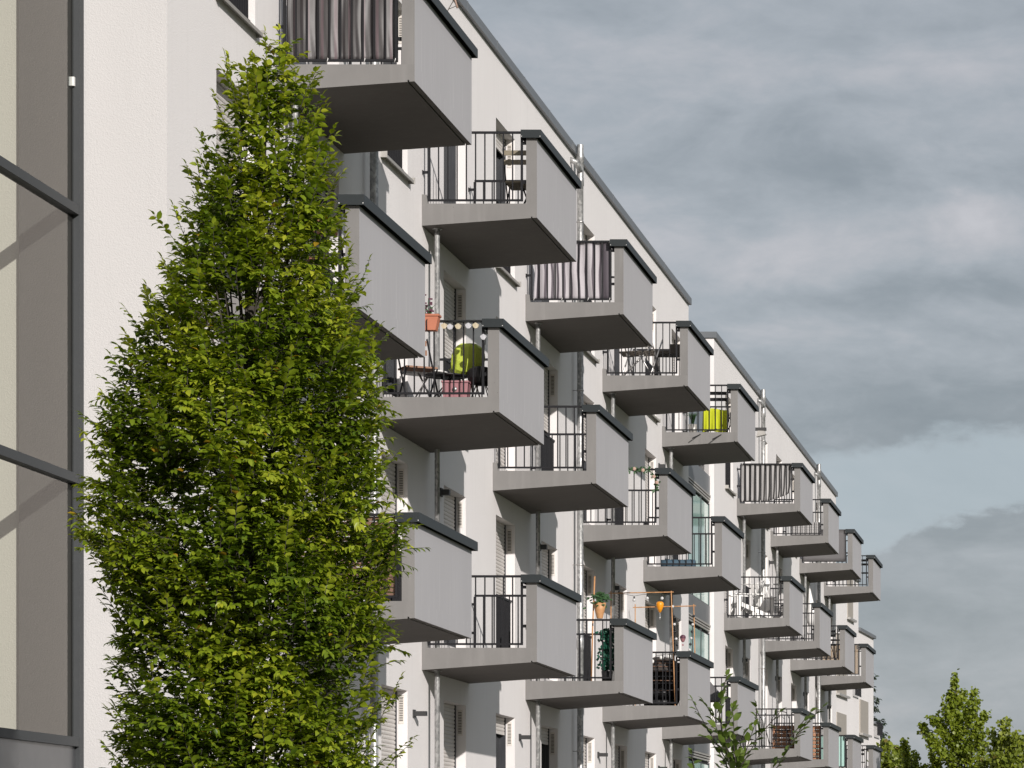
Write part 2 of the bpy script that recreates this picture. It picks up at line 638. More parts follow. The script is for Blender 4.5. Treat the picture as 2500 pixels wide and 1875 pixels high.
def sill_mb():
    mb = MB()
    mb.prism_y([(-RD, 0.005), (0.075, -0.02), (0.075, -0.055), (0.068, -0.055), (0.068, -0.03), (-RD, -0.008)], -0.05, OW + 0.05)
    mb.box(-0.001, 0.085, -0.062, -0.05, -0.06, 0.02).box(-0.001, 0.085, OW + 0.05, OW + 0.062, -0.06, 0.02)
    return mb


proto_parts = {}


def make_window(parent, y, zf, shut, guard):
    """one French window: parent is the building, an opening at y on the floor zf"""
    key = (shut, guard)
    loc = (-W, y, zf + O0)
    if not proto_parts:
        def mesh(mb, nm, mats):
            o = mb.build(nm, mats)
            me = o.data
            bpy.data.objects.remove(o)
            return me
        proto_parts['frame'] = mesh(frame_mb(), 'frame', M['frame'])
        for i in range(2):
            p = MB()
            a, b = (0.07, OW * 0.5 - 0.06) if i == 0 else (OW * 0.5 + 0.06, OW - 0.07)
            p.box(-RD - 0.085, -RD - 0.06, a, b, 0.09, O1 - O0 - 0.09)
            proto_parts['pane%d' % i] = mesh(p, 'pane', M['pane'])
        for s in (0.12, 0.45, 0.72, 1.0):
            proto_parts['shutter%.2f' % s] = mesh(shutter_mesh(s), 'shutter', M['shutter'])
        proto_parts['guard'] = mesh(guard_mb(), 'guard', M['rail'])
        proto_parts['vent'] = mesh(vent_mb(), 'vent_grille', [M['vent'], M['slot']])
        proto_parts['sill'] = mesh(sill_mb(), 'sill', M['zinc'])
    w = bpy.data.objects.new('window', proto_parts['frame'])
    COL.objects.link(w)
    w.parent = parent
    w.location = loc
    for nm, key in (('pane', 'pane0'), ('pane', 'pane1'), ('shutter', 'shutter%.2f' % shut), ('vent_grille', 'vent'),
                    ('sill', 'sill' if guard else None), ('guard', 'guard' if guard else None)):
        if key is None:
            continue
        o = bpy.data.objects.new(nm, proto_parts[key])
        COL.objects.link(o)
        o.parent = w
    return w


def has_balcony(y, zf):
    if zf == ZB:
        return any(b - 0.5 < y < b + 3.0 for b in yB)
    if zf in (ZA, ZC):
        return any(b - 0.5 < y < b + 3.0 for b in yA)
    return True


def block(name, label, y0, y1, cols, gable_mat, depth=11.0):
    e = empty(name, (0, 0, 0), label, 'apartment building')
    mb = MB()
    hs = holes_for(cols)
    facade_wall(mb, -W, y0, y1, 0, ROOF, hs, 0)
    xb = -W - depth
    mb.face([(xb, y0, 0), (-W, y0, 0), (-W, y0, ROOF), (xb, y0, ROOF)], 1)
    mb.face([(-W, y1, 0), (xb, y1, 0), (xb, y1, ROOF), (-W, y1, ROOF)], 0)
    mb.face([(xb, y1, 0), (xb, y0, 0), (xb, y0, ROOF), (xb, y1, ROOF)], 0)
    # dark rooms behind the openings
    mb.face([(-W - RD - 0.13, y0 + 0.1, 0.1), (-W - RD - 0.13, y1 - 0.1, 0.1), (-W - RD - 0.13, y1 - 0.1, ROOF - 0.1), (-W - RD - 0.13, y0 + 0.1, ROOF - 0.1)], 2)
    mb.build('wall', [M['plaster'], gable_mat, M['dark_room']], e)
    rf = MB()
    rf.box(xb - 0.06, -W + 0.06, y0 - 0.05, y1 + 0.05, ROOF - 0.05, ROOF + 0.085)
    for k in range(int((y1 - y0) / 2.4)):
        rf.box(-W + 0.0601, -W + 0.064, y0 + 1.2 + k * 2.4, y0 + 1.235 + k * 2.4, ROOF - 0.048, ROOF + 0.083)
        rf.box(-W - 0.4, -W + 0.062, y0 + 1.2 + k * 2.4, y0 + 1.235 + k * 2.4, ROOF + 0.0851, ROOF + 0.094)
    rf.build('roof_edge', M['flash'], e)
    rnd = random.Random(int(y0 * 10))
    for y in cols:
        for zf in LEV:
            bal = has_balcony(y, zf)
            shut = rnd.choice((0.12, 0.45, 0.72, 1.0, 1.0)) if not (zf == ZA) else rnd.choice((0.12, 0.12, 0.45))
            make_window(e, y, zf, shut, not bal)
    return e


colsP1 = [y + 1.53 for y in yA[:5]]
colsQ1 = [y + 0.28 for y in yB[:5]]
colsP2 = [y + 1.53 for y in yA[5:]]
colsQ2 = [y + 0.28 for y in yB[5:]]
Y10, Y11, Y20, Y21 = 34.8, 76.45, 81.2, 115.5
blk1 = block('apartment_building', 'white plastered apartment block nearest the camera, beside the tall stair glazing', Y10, Y11, sorted(colsP1 + colsQ1), M['gable'])
blk2 = block('apartment_building', 'farther white plastered apartment block beyond the green stair glazing', Y20, Y21, sorted(colsP2 + colsQ2), M['plaster'])


def downpipe(parent, y, top=True):
    mb = MB()
    x = -W + 0.125
    zt = 11.96 + CZ
    prof = [(0.052, 0.0)]
    z = 2.2
    joints = [2.2, 5.3, 8.3, 11.2]
    for j in joints:
        prof += [(0.052, j), (0.058, j + 0.01), (0.062, j + 0.05), (0.062, j + 0.16), (0.059, j + 0.20), (0.052, j + 0.21)]
    prof += [(0.052, zt - 0.55), (0.062, zt - 0.54), (0.062, zt - 0.42), (0.056, zt - 0.40), (0.056, zt - 0.15), (0.064, zt - 0.14), (0.064, zt - 0.02), (0.056, zt), (0.056, zt + 0.14)]
    mb.lathe(prof, (x, y, 0), 14)
    mb.tube([(x, y, zt - 0.30), (x, y - 0.18, zt - 0.27), (x - 0.03, y - 0.27, zt - 0.20), (x - 0.18, y - 0.28, zt - 0.14)], 0.045, 10)
    o = mb.build('downpipe', M['galv'], parent)
    cl = MB()
    for z in (3.6, 6.7, 9.6, 12.4):
        cl.lathe([(0.054, 0), (0.060, 0.002), (0.060, 0.028), (0.054, 0.03)], (x, y, z), 14)
        cl.tube([(x, y, z + 0.015), (-W - 0.02, y, z + 0.015)], 0.006, 6)
    cl.build('clamp', M['steel'], o)


for y in (43.8, 60.4):
    downpipe(blk1, y)
for y in (91.0, 107.6):
    downpipe(blk2, y)


def wall_lamp(parent, y, z, d=0.17, h=0.06):
    mb = MB()
    mb.box(-W, -W + d, y - 0.05, y + 0.05, z - h / 2, z + h / 2)
    mb.box(-W, -W + 0.02, y - 0.065, y + 0.065, z - h / 2 - 0.02, z + h / 2 + 0.02)
    mb.build('wall_lamp', M['lamp'], parent)


for b, ys in ((blk1, yA[:5]), (blk2, yA[5:])):
    for y in ys:
        wall_lamp(b, y - 0.55, 2.05 + CZ)
        wall_lamp(b, y + 1.32, 5.10 + CZ, 0.12, 0.075)
    for y in (yB[1:5] if b is blk1 else yB[5:]):
        wall_lamp(b, y + 2.3, 8.0 + CZ, 0.12, 0.075)

# glazed stair at the left edge of the picture
st = empty('stair_glazing', (0, 0, 0), 'tall glazed stairwell with dark metal frame at the left end of the building', 'stairwell')
GX = -10.04
ys0 = 26.0
fr = MB()
fr.box(GX, GX + 0.07, Y10 - 0.14, Y10, 0, ROOF - 0.1)
fr.box(GX - 0.10, GX, Y10 - 0.05, Y10, 0, ROOF - 0.1)
for z in (1.20, 3.71, 6.275, 8.85):
    fr.box(GX - 0.05, GX + 0.066, ys0, Y10 - 0.14, z + CZ, z + CZ + 0.088)
fr.box(GX, GX + 0.07, 31.2, 31.28, 0, ROOF - 0.1)
fr.box(GX, GX + 0.07, ys0 - 0.1, ys0, 0, ROOF - 0.1)
fr.build('frame', simple('stair_frame_grey', (0.055, 0.059, 0.062), 0.62, 0.0, 0.2), st)
for i, (a, b) in enumerate(((1.288, 3.71), (3.798, 6.275), (6.363, 8.85), (8.938, 11.8))):
    for c, d in ((ys0, 31.2), (31.28, Y10 - 0.14)):
        p = MB()
        p.face([(GX + 0.012, c, a + CZ), (GX + 0.012, d, a + CZ), (GX + 0.012, d, b + CZ), (GX + 0.012, c, b + CZ)])
        p.build('pane', M['glass'], st)
p = MB()
p.box(GX - 0.04, GX + 0.03, ys0, Y10 - 0.14, 0, 1.20 + CZ)
p.build('base_panel', simple('base_panel_grey', (0.075, 0.078, 0.083), 0.3, 0.1), st)
iw = MB()
iw.box(-10.52, -10.06, Y10 - 0.24, Y10 - 0.06, 0, ROOF - 0.2)
iw.build('shade_panel', simple('shade_panel_taupe', (0.055, 0.05, 0.045), 0.9), st)  # added dark panel, stands in for the unlit interior behind the reflecting panes
iw = MB()
iw.box(-14.5, -10.53, Y10 - 0.16, Y10 - 0.06, 0, ROOF - 0.2)
iw.build('inner_wall', M['plaster_in'], st)
iw = MB()
iw.box(-14.6, -14.5, ys0, Y10 - 0.06, 0, ROOF - 0.2)
iw.box(-14.6, GX + 0.05, ys0 - 0.2, ys0 - 0.1, 0, ROOF - 0.2)
iw.build('outer_wall', M['plaster'], st)
iw = MB()
iw.box(-14.7, GX + 0.1, ys0 - 0.25, Y10 - 0.06, ROOF - 0.1, ROOF + 0.03)
iw.build('roof', M['flash'], st)
iw = MB()
for z in LEV:
    iw.box(-14.4, -10.9, 29.5, Y10 - 0.3, z - 0.1, z + 0.1)
iw.build('landing', M['concrete'], st)

# green glazed stair between the two blocks
s2 = empty('stair_glazing', (0, 0, 0), 'recessed green glazed stairwell between the two white blocks', 'stairwell')
SX = -W - 0.09
top2 = 11.2 + CZ
sw = MB()
sw.box(SX - 6, SX - 0.06, Y11 + 0.01, Y20 - 0.01, 0, top2)
sw.build('core', M['dark_room'], s2)
for i, z in enumerate(LEV):
    b = MB()
    b.box(SX - 0.05, SX, Y11 + 0.012, Y20 - 0.012, z - 0.12, z + 0.30)
    b.build('spandrel', M['flash'], s2)
    t = MB()
    for k in range(3):
        t.box(SX - 0.05, SX + 0.02 - k * 0.012, Y11 + 0.012, Y20 - 0.012, z - 0.165 - k * 0.055, z - 0.13 - k * 0.055)
    t.build('track', M['zinc'], s2)
    if i < 3:
        for k in range(3):
            a = Y11 + 0.05 + k * 1.55
            p = MB()
            p.box(SX - 0.045, SX - 0.02, a, a + 1.5, z + 0.32, LEV[i + 1] - 0.36)
            p.build('pane', M['teal'], s2)
            q = MB()
            q.box(SX - 0.05, SX - 0.005, a + 1.5, a + 1.55, z + 0.30, LEV[i + 1] - 0.31)
            q.build('mullion', M['frame'], s2)
p = MB()
p.box(SX - 0.04, SX - 0.02, Y11 + 0.05, Y20 - 0.05, ZA + 0.32, top2 - 0.1)
p.build('pane', M['pane'], s2)

# third building behind, turned a little
b3 = empty('apartment_building', (-10.25, 140, 0), 'distant white house with tan shutters behind the far end of the long block', 'apartment building', rz=-math.atan(0.0485))
mb = MB()
mb.box(-9, 0, -14, 0, 0, 11.2 + CZ)
mb.box(-9, -0.02, 0, 5.1, 0, 9.33 + CZ)
mb.box(-9, -0.05, 5.1, 7.6, 0, 5.95 + CZ)
mb.build('wall', M['plaster'], b3)
mb = MB()
mb.box(-9.2, 0.1, -14.1, 0.05, 11.2 + CZ, 11.3 + CZ).box(-9.2, 0.08, 0.05, 5.2, 9.33 + CZ, 9.45 + CZ).box(-9.2, 0.06, 5.1, 7.7, 5.95 + CZ, 6.05 + CZ)
mb.build('roof_edge', M['flash'], b3)
for y, z, hh, wd in ((-6.7, 6.6, 2.2, 2.8), (0.4, 5.4, 1.3, 2.6), (-6.7, 3.7, 2.2, 2.8), (-3.5, 9.6, 1.5, 1.6)):
    f = MB()
    f.box(-0.02, 0.03, y, y + wd, z + CZ, z + hh + CZ)
    o = f.build('window', M['tan'], b3)
    s = MB()
    s.box(0.0, 0.14, y - 0.1, y + wd + 0.3, z - 0.08 + CZ, z - 0.005 + CZ)
    s.build('sill', M['zinc'], o)
for y, z in ((-1.9, 6.75), (5.3, 5.5), (5.3, 2.2)):
    f = MB()
    f.box(0.1, 0.13, y, y + 1.8, z + 0.5 + CZ, z + 0.54 + CZ).box(0.1, 0.13, y, y + 1.8, z + CZ, z + 0.04 + CZ)
    for k in range(10):
        f.box(0.105, 0.125, y + k * 0.195, y + k * 0.195 + 0.03, z + CZ, z + 0.5 + CZ)
    f.build('railing', M['rail'], b3)

# ------------------------------------------------------------ balconies
BD, BL, BT = 1.503, 3.43, 0.183


def railing_mb(y):
    """side railing in the plane y of the balcony: frame, bars and fixing tabs"""
    mb = MB()
    a, b = 0.085, 1.30
    mb.box(a, b, y - 0.015, y + 0.015, 1.105, 1.135)
    mb.box(a, b, y - 0.012, y + 0.012, 0.222, 0.248)
    mb.box(a - 0.012, a + 0.016, y - 0.018, y + 0.018, 0.222, 1.104)
    mb.box(b - 0.016, b + 0.012, y - 0.018, y + 0.018, 0.222, 1.104)
    x = a + 0.125
    while x < b - 0.06:
        mb.box(x - 0.008, x + 0.008, y - 0.008, y + 0.008, 0.249, 1.104)
        x += 0.121
    return mb


def bracket_mbs(y):
    """four fixing tabs: two to the parapet, two to the house wall"""
    for z in (0.98, 0.47):
        yield MB().box(1.313, 1.362, y - 0.006, y + 0.006, z - 0.02, z + 0.02)
    for z in (0.60, 1.0):
        mb = MB().box(0.011, 0.072, y - 0.006, y + 0.006, z - 0.018, z + 0.018)
        yield mb.box(0.0, 0.012, y - 0.03, y + 0.03, z - 0.025, z + 0.025)


def make_balcony():
    e = empty('balcony', (0, 0, 0), 'balcony', 'balcony')
    s = MB()
    prof = [(0, -0.106), (1.425, -0.006), (1.425, 0.014), (1.445, 0.014), (1.445, -0.004), (BD, 0.0), (BD, BT), (0, BT)]
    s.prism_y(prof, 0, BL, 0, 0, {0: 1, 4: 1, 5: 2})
    s.prism_y([(0.0, BT), (0.075, BT), (0.06, 0.30), (0.0, 0.305)], 0.0, 0.10, 0)
    s.prism_y([(0.0, BT), (0.075, BT), (0.06, 0.30), (0.0, 0.305)], BL - 0.10, BL, 0)
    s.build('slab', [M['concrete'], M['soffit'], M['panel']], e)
    p = MB()
    p.box(1.363, BD, 0, BL, BT, 1.035, 0, 'bnf')
    p.face([(1.363, 0, BT), (BD, 0, BT), (BD, 0, 1.035), (1.363, 0, 1.035)], 1)
    p.face([(BD, BL, BT), (1.363, BL, BT), (1.363, BL, 1.035), (BD, BL, 1.035)], 1)
    p.build('parapet', [M['panel'], M['concrete']], e)
    c = MB()
    o, t = 0.062, 0.006
    x0, x1, y0, y1, z0, z1 = 1.363 - o, BD + o, -o, BL + o, 1.032, 1.137
    c.box(x0, x1, y0, y1, z1 - t, z1)
    c.box(x0, x0 + t, y0, y1, z0, z1 - t).box(x1 - t, x1, y0, y1, z0, z1 - t)
    c.box(x0 + t, x1 - t, y0, y0 + t, z0, z1 - t).box(x0 + t, x1 - t, y1 - t, y1, z0, z1 - t)
    c.box(1.375, BD - 0.012, 0.01, BL - 0.01, 1.035, z1 - t - 0.001)
    for x in (x0 + 0.012, x1 - 0.012):
        c.ball((x, y0 - 0.001, z0 + 0.018), 0.006, 0.003, 0.006, 6, 1)
    c.build('coping', [M['coping'], M['white']], e)
    for y in (0.05, BL - 0.05):
        r = railing_mb(y).build('railing', M['rail'], e)
        for k in bracket_mbs(y):
            k.build('bracket', M['rail'], r)
    return e


proto = make_balcony()
KM = kids_map()
what = {
    'A': ['with mauve cloth, cut by the photo edge', 'with folded wooden chair at its parapet', 'with white and purple striped cloth', 'with metal rack and crossed pipes',
          'with bright lime cloth on a chair', 'with grey striped cloth sagging at its right', 'with a low grey board behind its railing', 'with plain dark grey screen', 'farthest out on the right with black folded chairs'],
    'B': ['half hidden behind the tall hornbeam, with wooden bench', 'with shell lights, flower box and pink crate', 'with bare railing before a downpipe', 'with rose garland on its railing', 'with blue mat, before the green glazing',
          'with white slatted armchairs', 'with bare railing, right of the armchairs', 'with white folded parasol', 'with reed mat, right of the parasol'],
    'C': ['with brown wicker screen, right beside the hornbeam', 'with empty railing and open view to a dark guard', 'with ivy basket on a bamboo pole', 'with black wicker dome chair and bamboo frame', 'with grey parasol, behind the young tree',
          'with black wire chairs and wooden crates', 'with stacked wooden crate shelf', 'with narrow glass screen', 'farthest on the right with folding chair']}
rowname = {'A': 'top row', 'B': 'middle row', 'C': 'lowest row'}
grp = {'A': 'balconies of the top row', 'B': 'balconies of the middle row', 'C': 'balconies of the lowest row'}
BAL = {}
first = True
for row, ys, z in (('A', yA, ZA), ('B', yB, ZB), ('C', yA, ZC)):
    for i, y in enumerate(ys):
        if first:
            b = proto
            b.location = (-W, y, z)
            first = False
        else:
            b = copy_tree(proto, (-W, y, z), KM)
        tag(b, 'grey balcony in the %s, %s' % (rowname[row], what[row][i]), 'balcony', grp[row])
        BAL[row, i] = b


def pole_mb(h):
    mb = MB()
    mb.lathe([(0.0, 0.0), (0.034, 0.0), (0.034, h - 0.11), (0.036, h - 0.10), (0.036, h - 0.012), (0.0, h - 0.012)], (0, 0, 0), 14)
    return mb


def flange_mb(h):
    mb = MB()
    mb.lathe([(0.0, h - 0.012), (0.065, h - 0.012), (0.065, h - 0.002), (0.0, h - 0.002)], (0, 0, 0), 14)
    mb.lathe([(0.0, 0.0), (0.065, 0.0), (0.065, 0.01), (0.0, 0.01)], (0, 0, 0), 14)
    return mb


ordn = ['first', 'second', 'third', 'fourth', 'fifth', 'sixth', 'seventh', 'eighth', 'ninth']
for row, zlo, zhi in (('upper', ZC + BT, ZA), ('lower', 0.02, ZC)):
    h = zhi - 0.106 + 0.0106 - zlo
    pm = fm = None
    for i, y in enumerate(yA):
        lab = 'galvanised round post under the %s balcony from the left in the %s row' % (ordn[i], 'top' if row == 'upper' else 'lowest')
        e = empty('support_post', (-W + 0.15, y + 0.27, zlo), lab, 'post', 'round posts under the %s row' % ('top' if row == 'upper' else 'lowest'))
        if pm is None:
            o = pole_mb(h).build('pole', M['galv'], e)
            q = flange_mb(h).build('flange', M['galv'], e)
            pm, fm = o.data, q.data
        else:
            for nm, me in (('pole', pm), ('flange', fm)):
                o = bpy.data.objects.new(nm, me)
                COL.objects.link(o)
                o.parent = e
# ------------------------------------------------------------ things on the balconies
M['wood'] = simple('oiled_wood', (0.22, 0.10, 0.05), 0.55, var=0.3, scale=14)
M['wood_grey'] = simple('weathered_wood', (0.20, 0.17, 0.12), 0.7, var=0.3, scale=14)
M['wood_dark'] = simple('dark_wood', (0.055, 0.045, 0.035), 0.6, var=0.3, scale=14)
M['crate'] = simple('crate_wood', (0.36, 0.18, 0.10), 0.7, var=0.3, scale=10)
M['pink'] = simple('pink_plastic', (0.32, 0.15, 0.165), 0.5)
M['lime'] = simple('lime_plastic', (0.52, 0.62, 0.08), 0.4)
M['limecloth'] = simple('lime_cloth', (0.46, 0.50, 0.01), 0.8)
M['terra'] = simple('terracotta', (0.42, 0.15, 0.085), 0.7)
M['bamboo'] = simple('bamboo', (0.48, 0.25, 0.11), 0.55, var=0.25, scale=20)
M['wicker'] = simple('dark_wicker', (0.035, 0.028, 0.024), 0.6, var=0.5, scale=60)
M['brown'] = simple('brown_wicker', (0.16, 0.09, 0.06), 0.7, var=0.5, scale=40)
M['plant'] = simple('plant_green', (0.035, 0.085, 0.03), 0.5, var=0.5, scale=30)
M['ivy'] = simple('ivy_teal', (0.008, 0.075, 0.045), 0.4, var=0.5, scale=25)
M['redleaf'] = simple('purple_leaf', (0.09, 0.03, 0.05), 0.6, var=0.5, scale=40)
M['blush'] = simple('blush_petal', (0.42, 0.29, 0.23), 0.6)
M['shell_w'] = simple('shell_white', (0.45, 0.45, 0.47), 0.4)
M['shell_y'] = simple('shell_cream', (0.48, 0.42, 0.30), 0.4)
M['orange'] = simple('lantern_orange', (0.75, 0.28, 0.01), 0.4)
M['blue'] = simple('blue_mat', (0.045, 0.085, 0.12), 0.7)
M['screen_grey'] = simple('grey_screen_cloth', (0.115, 0.11, 0.112), 0.75)
M['reed'] = simple('reed_mat', (0.28, 0.21, 0.14), 0.8, var=0.35, scale=50)
M['glasslamp'] = simple('bulb_glass', (0.55, 0.55, 0.55), 0.1)
M['cord'] = simple('dark_cord', (0.02, 0.025, 0.02), 0.7)
for nm, c, r in (('mauve', (0.130, 0.098, 0.105), 0.5), ('satin_grey', (0.085, 0.080, 0.080), 0.5), ('satin_dark', (0.030, 0.026, 0.027), 0.5), ('stripe_white', (0.40, 0.375, 0.395), 0.7),
                 ('stripe_purple', (0.085, 0.072, 0.086), 0.7), ('stripe_grey', (0.36, 0.35, 0.345), 0.8), ('stripe_black', (0.028, 0.026, 0.025), 0.8)):
    M[nm] = simple('cloth_' + nm, c, r, var=0.08)


def bal_origin(row, i):
    y = (yB if row == 'B' else yA)[i]
    z = {'A': ZA, 'B': ZB, 'C': ZC}[row]
    return Vector((-W, y, z + BT))


def at(row, i, t, y, h=0.0):
    return bal_origin(row, i) + Vector((t, y, h))


def sheet(mb, fn, nu, nv, th, cols):
    """thin closed sheet over (u, v); cols gives a material for each column"""
    b = len(mb.v)
    for s in (0, 1):
        for j in range(nv + 1):
            for i in range(nu + 1):
                x, y, z = fn(i / nu, j / nv)
                mb.v.append((x, y + s * th, z))
    k = (nu + 1) * (nv + 1)
    for j in range(nv):
        for i in range(nu):
            a = b + j * (nu + 1) + i
            q = (a, a + 1, a + nu + 2, a + nu + 1)
            for f in (q, tuple(p + k for p in q[::-1])):
                mb.f.append(f); mb.m.append(cols(i)); mb.s.append(True)
    for j in range(nv):
        for i in (0, nu):
            a = b + j * (nu + 1) + i
            mb.f.append((a, a + nu + 1, a + nu + 1 + k, a + k)); mb.m.append(cols(min(i, nu - 1))); mb.s.append(False)
    for i in range(nu):
        for j in (0, nv):
            a = b + j * (nu + 1) + i
            mb.f.append((a, a + k, a + 1 + k, a + 1)); mb.m.append(cols(i)); mb.s.append(False)


def cloth_screen(row, i, label, fn, nu, nv, cols, mats):
    mb = MB()
    sheet(mb, fn, nu, nv, 0.004, cols)
    o = mb.build('privacy_screen', mats, None, bal_origin(row, i))
    tag(o, label, 'privacy screen')
    tie = MB()
    for x, z in ((0.12, 0.05), (0.55, 0.05), (0.95, 0.05), (1.28, 0.05), (0.12, 0.93), (1.28, 0.93)):
        tie.tube([(x - 0.01, 0.07, z), (x, 0.03, z - 0.02), (x + 0.012, 0.02, z + 0.015), (x + 0.004, 0.045, z + 0.03)], 0.004, 5)
    tie.build('tie', M['white'], o)
    return o


def f_mauve(u, v):
    x = 0.10 + 1.20 * u
    return (x, 0.085 + 0.026 * math.sin(u * 27 + 0.6 * math.sin(v * 4)) * (0.6 + 0.4 * v) + 0.008 * math.sin(u * 90 + v * 7) * (1 - v) ** 2, 0.055 + 0.87 * v + 0.012 * math.sin(u * 26) * (1 - v))


cloth_screen('A', 0, 'shiny mauve and grey curtain cloth tied behind the bars of the topmost balcony', f_mauve, 72, 14, lambda i: (2, 2, 1, 1, 0, 0, 1, 1, 1)[i % 9], [M['mauve'], M['satin_grey'], M['satin_dark']])


def f_stripe(u, v):
    x = 0.11 + 1.19 * u + 0.022 * math.sin(v * 3.0 + u * 5) * (1 - abs(2 * v - 1)) + 0.018 * math.sin(u * 11) * (1 - v)
    return (x, 0.08 + 0.018 * math.sin(u * 30 + v * 2), 0.05 + 0.88 * v)


cloth_screen('A', 2, 'pale cloth with dark purple stripes tied behind balcony bars', f_stripe, 66, 14, lambda i: 1 if i % 6 in (2, 3) or i > 58 else 0, [M['stripe_white'], M['stripe_purple']])


def f_sag(u, v):
    x = 0.10 + (1.20 - 0.06 * (1 - v)) * u + 0.02 * math.sin(v * 5) * u * (1 - v)
    low = 0.045 + 0.42 * max(0, u - 0.3) ** 2
    return (x, 0.08 + 0.014 * math.sin(u * 34 + v * 3), low + (0.93 - low) * v + 0.006 * math.sin(u * 40) * (1 - v))


cloth_screen('A', 5, 'light grey cloth with dark stripes, its lower right corner hanging loose', f_sag, 60, 14, lambda i: 1 if i % 6 in (3, 4) else 0, [M['stripe_grey'], M['stripe_black']])


def f_plain(u, v):
    return (0.10 + 1.2 * u, 0.016 + 0.006 * math.sin(u * 9 + v * 5), 0.05 + 0.9 * v)


cloth_screen('A', 7, 'plain dark grey screen stretched in front of balcony bars', f_plain, 20, 8, lambda i: 0, [M['screen_grey']])
mb = MB()
mb.box(0.55, 1.28, -0.02, 0.02, 0, 0.36)
for k in range(5):
    mb.box(0.55, 1.28, -0.028, -0.02, 0.03 + k * 0.066, 0.07 + k * 0.066)
tag(mb.build('low_board', M['stripe_grey'], None, at('A', 6, 0, 0.16, 0.0)), 'low grey slatted board standing behind the bars of a top balcony', 'board')


def folding_chair(loc, rz, wood, label, frame='rail', group=None):
    e = empty('folding_chair', loc, label, 'chair', group, rz)
    s = MB()
    for k in range(5):
        s.box(-0.20, 0.20, -0.17 + k * 0.075, -0.115 + k * 0.075, 0.44, 0.462)
    s.build('seat', M[wood], e)
    b = MB()
    for z in (0.66, 0.78):
        b.box(-0.20, 0.20, 0.215 + (z - 0.44) * 0.18, 0.235 + (z - 0.44) * 0.18, z, z + 0.065)
    b.build('backrest', M[wood], e)
    for sx in (-0.21, 0.21):
        l = MB()
        l.bar((sx, -0.22, 0.0), (sx, 0.215 + 0.08, 0.87), 0.014, 0.026)
        l.build('leg', M[frame], e)
        l = MB()
        l.bar((sx * 0.93, 0.26, 0.0), (sx * 0.93, -0.17, 0.44), 0.014, 0.024)
        l.build('leg', M[frame], e)
    return e


folding_chair(at('A', 1, 1.14, 1.05), PI, 'wood_grey', 'weathered slatted folding chair standing at a parapet in the top row')
folding_chair(at('A', 8, 1.12, 0.55), PI, 'black', 'black folding chair on the rightmost top balcony')
folding_chair(at('B', 0, 0.95, 0.9), PI * 0.5 + 1.57, 'wood', 'brown slatted folding chair on the balcony hidden by the hornbeam')
folding_chair(at('B', 1, 0.36, 0.75), 0.5, 'wood', 'reddish wooden folding chair left of the pink crate')
folding_chair(at('C', 8, 1.0, 0.7), PI, 'black', 'black folding chair on the rightmost lowest balcony')
folding_chair(at('B', 7, 1.0, 0.7), PI, 'black', 'black folding chair below the folded white parasol')


def round_table(loc, r, h, top, label, sq=False):
    e = empty('table', loc, label, 'table')
    t = MB()
    if sq:
        for k in range(7):
            t.box(-r, r, -r + k * 2 * r / 7, -r + (k + 0.75) * 2 * r / 7, h - 0.02, h)
    else:
        t.lathe([(0, h - 0.018), (r, h - 0.018), (r, h), (0, h)], (0, 0, 0), 20)
    t.build('tabletop', M[top], e)
    for k in range(4):
        a = PI / 4 + k * PI / 2
        l = MB()
        l.tube([(r * 0.85 * math.cos(a), r * 0.85 * math.sin(a), 0), (-r * 0.3 * math.cos(a), -r * 0.3 * math.sin(a), h - 0.02)], 0.009, 6)
        l.build('leg', M['steel' if top == 'white' else 'rail'], e)
    return e


round_table(at('B', 1, 0.75, 0.55), 0.27, 0.34, 'black', 'low round black table behind the pink crate')
round_table(at('B', 1, 0.28, 1.55), 0.30, 0.52, 'white', 'white table top on crossed steel legs behind the hornbeam leaves')
round_table(at('A', 1, 1.08, 1.75), 0.24, 0.56, 'wood_grey', 'slatted wooden table behind the weathered folding chair', True)
round_table(at('B', 7, 1.0, 1.5), 0.28, 0.65, 'black', 'black round table on the balcony with the folded parasol')

# pink crate
e = empty('crate', at('B', 1, 0.93, 0.28), 'pink lidded plastic crate behind balcony bars beside a lime chair', 'crate')
mb = MB()
mb.prism_y([(-0.145, 0), (0.145, 0), (0.16, 0.2), (-0.16, 0.2)], -0.11, 0.11)
for x in (-0.1, 0, 0.1):
    mb.box(x - 0.012, x + 0.012, -0.118, -0.11, 0.01, 0.19)
mb.build('body', M['pink'], e)
mb = MB()
mb.box(-0.17, 0.17, -0.125, 0.125, 0.202, 0.225)
mb.build('lid', M['pink'], e)
mb = MB()
mb.lathe([(0.0, 0), (0.028, 0), (0.028, 0.012), (0, 0.012)], (0, 0, 0), 12)
o = mb.build('lock', M['steel'], e, (0.0, -0.119, 0.12))
o.rotation_euler = (R(90), 0, 0)


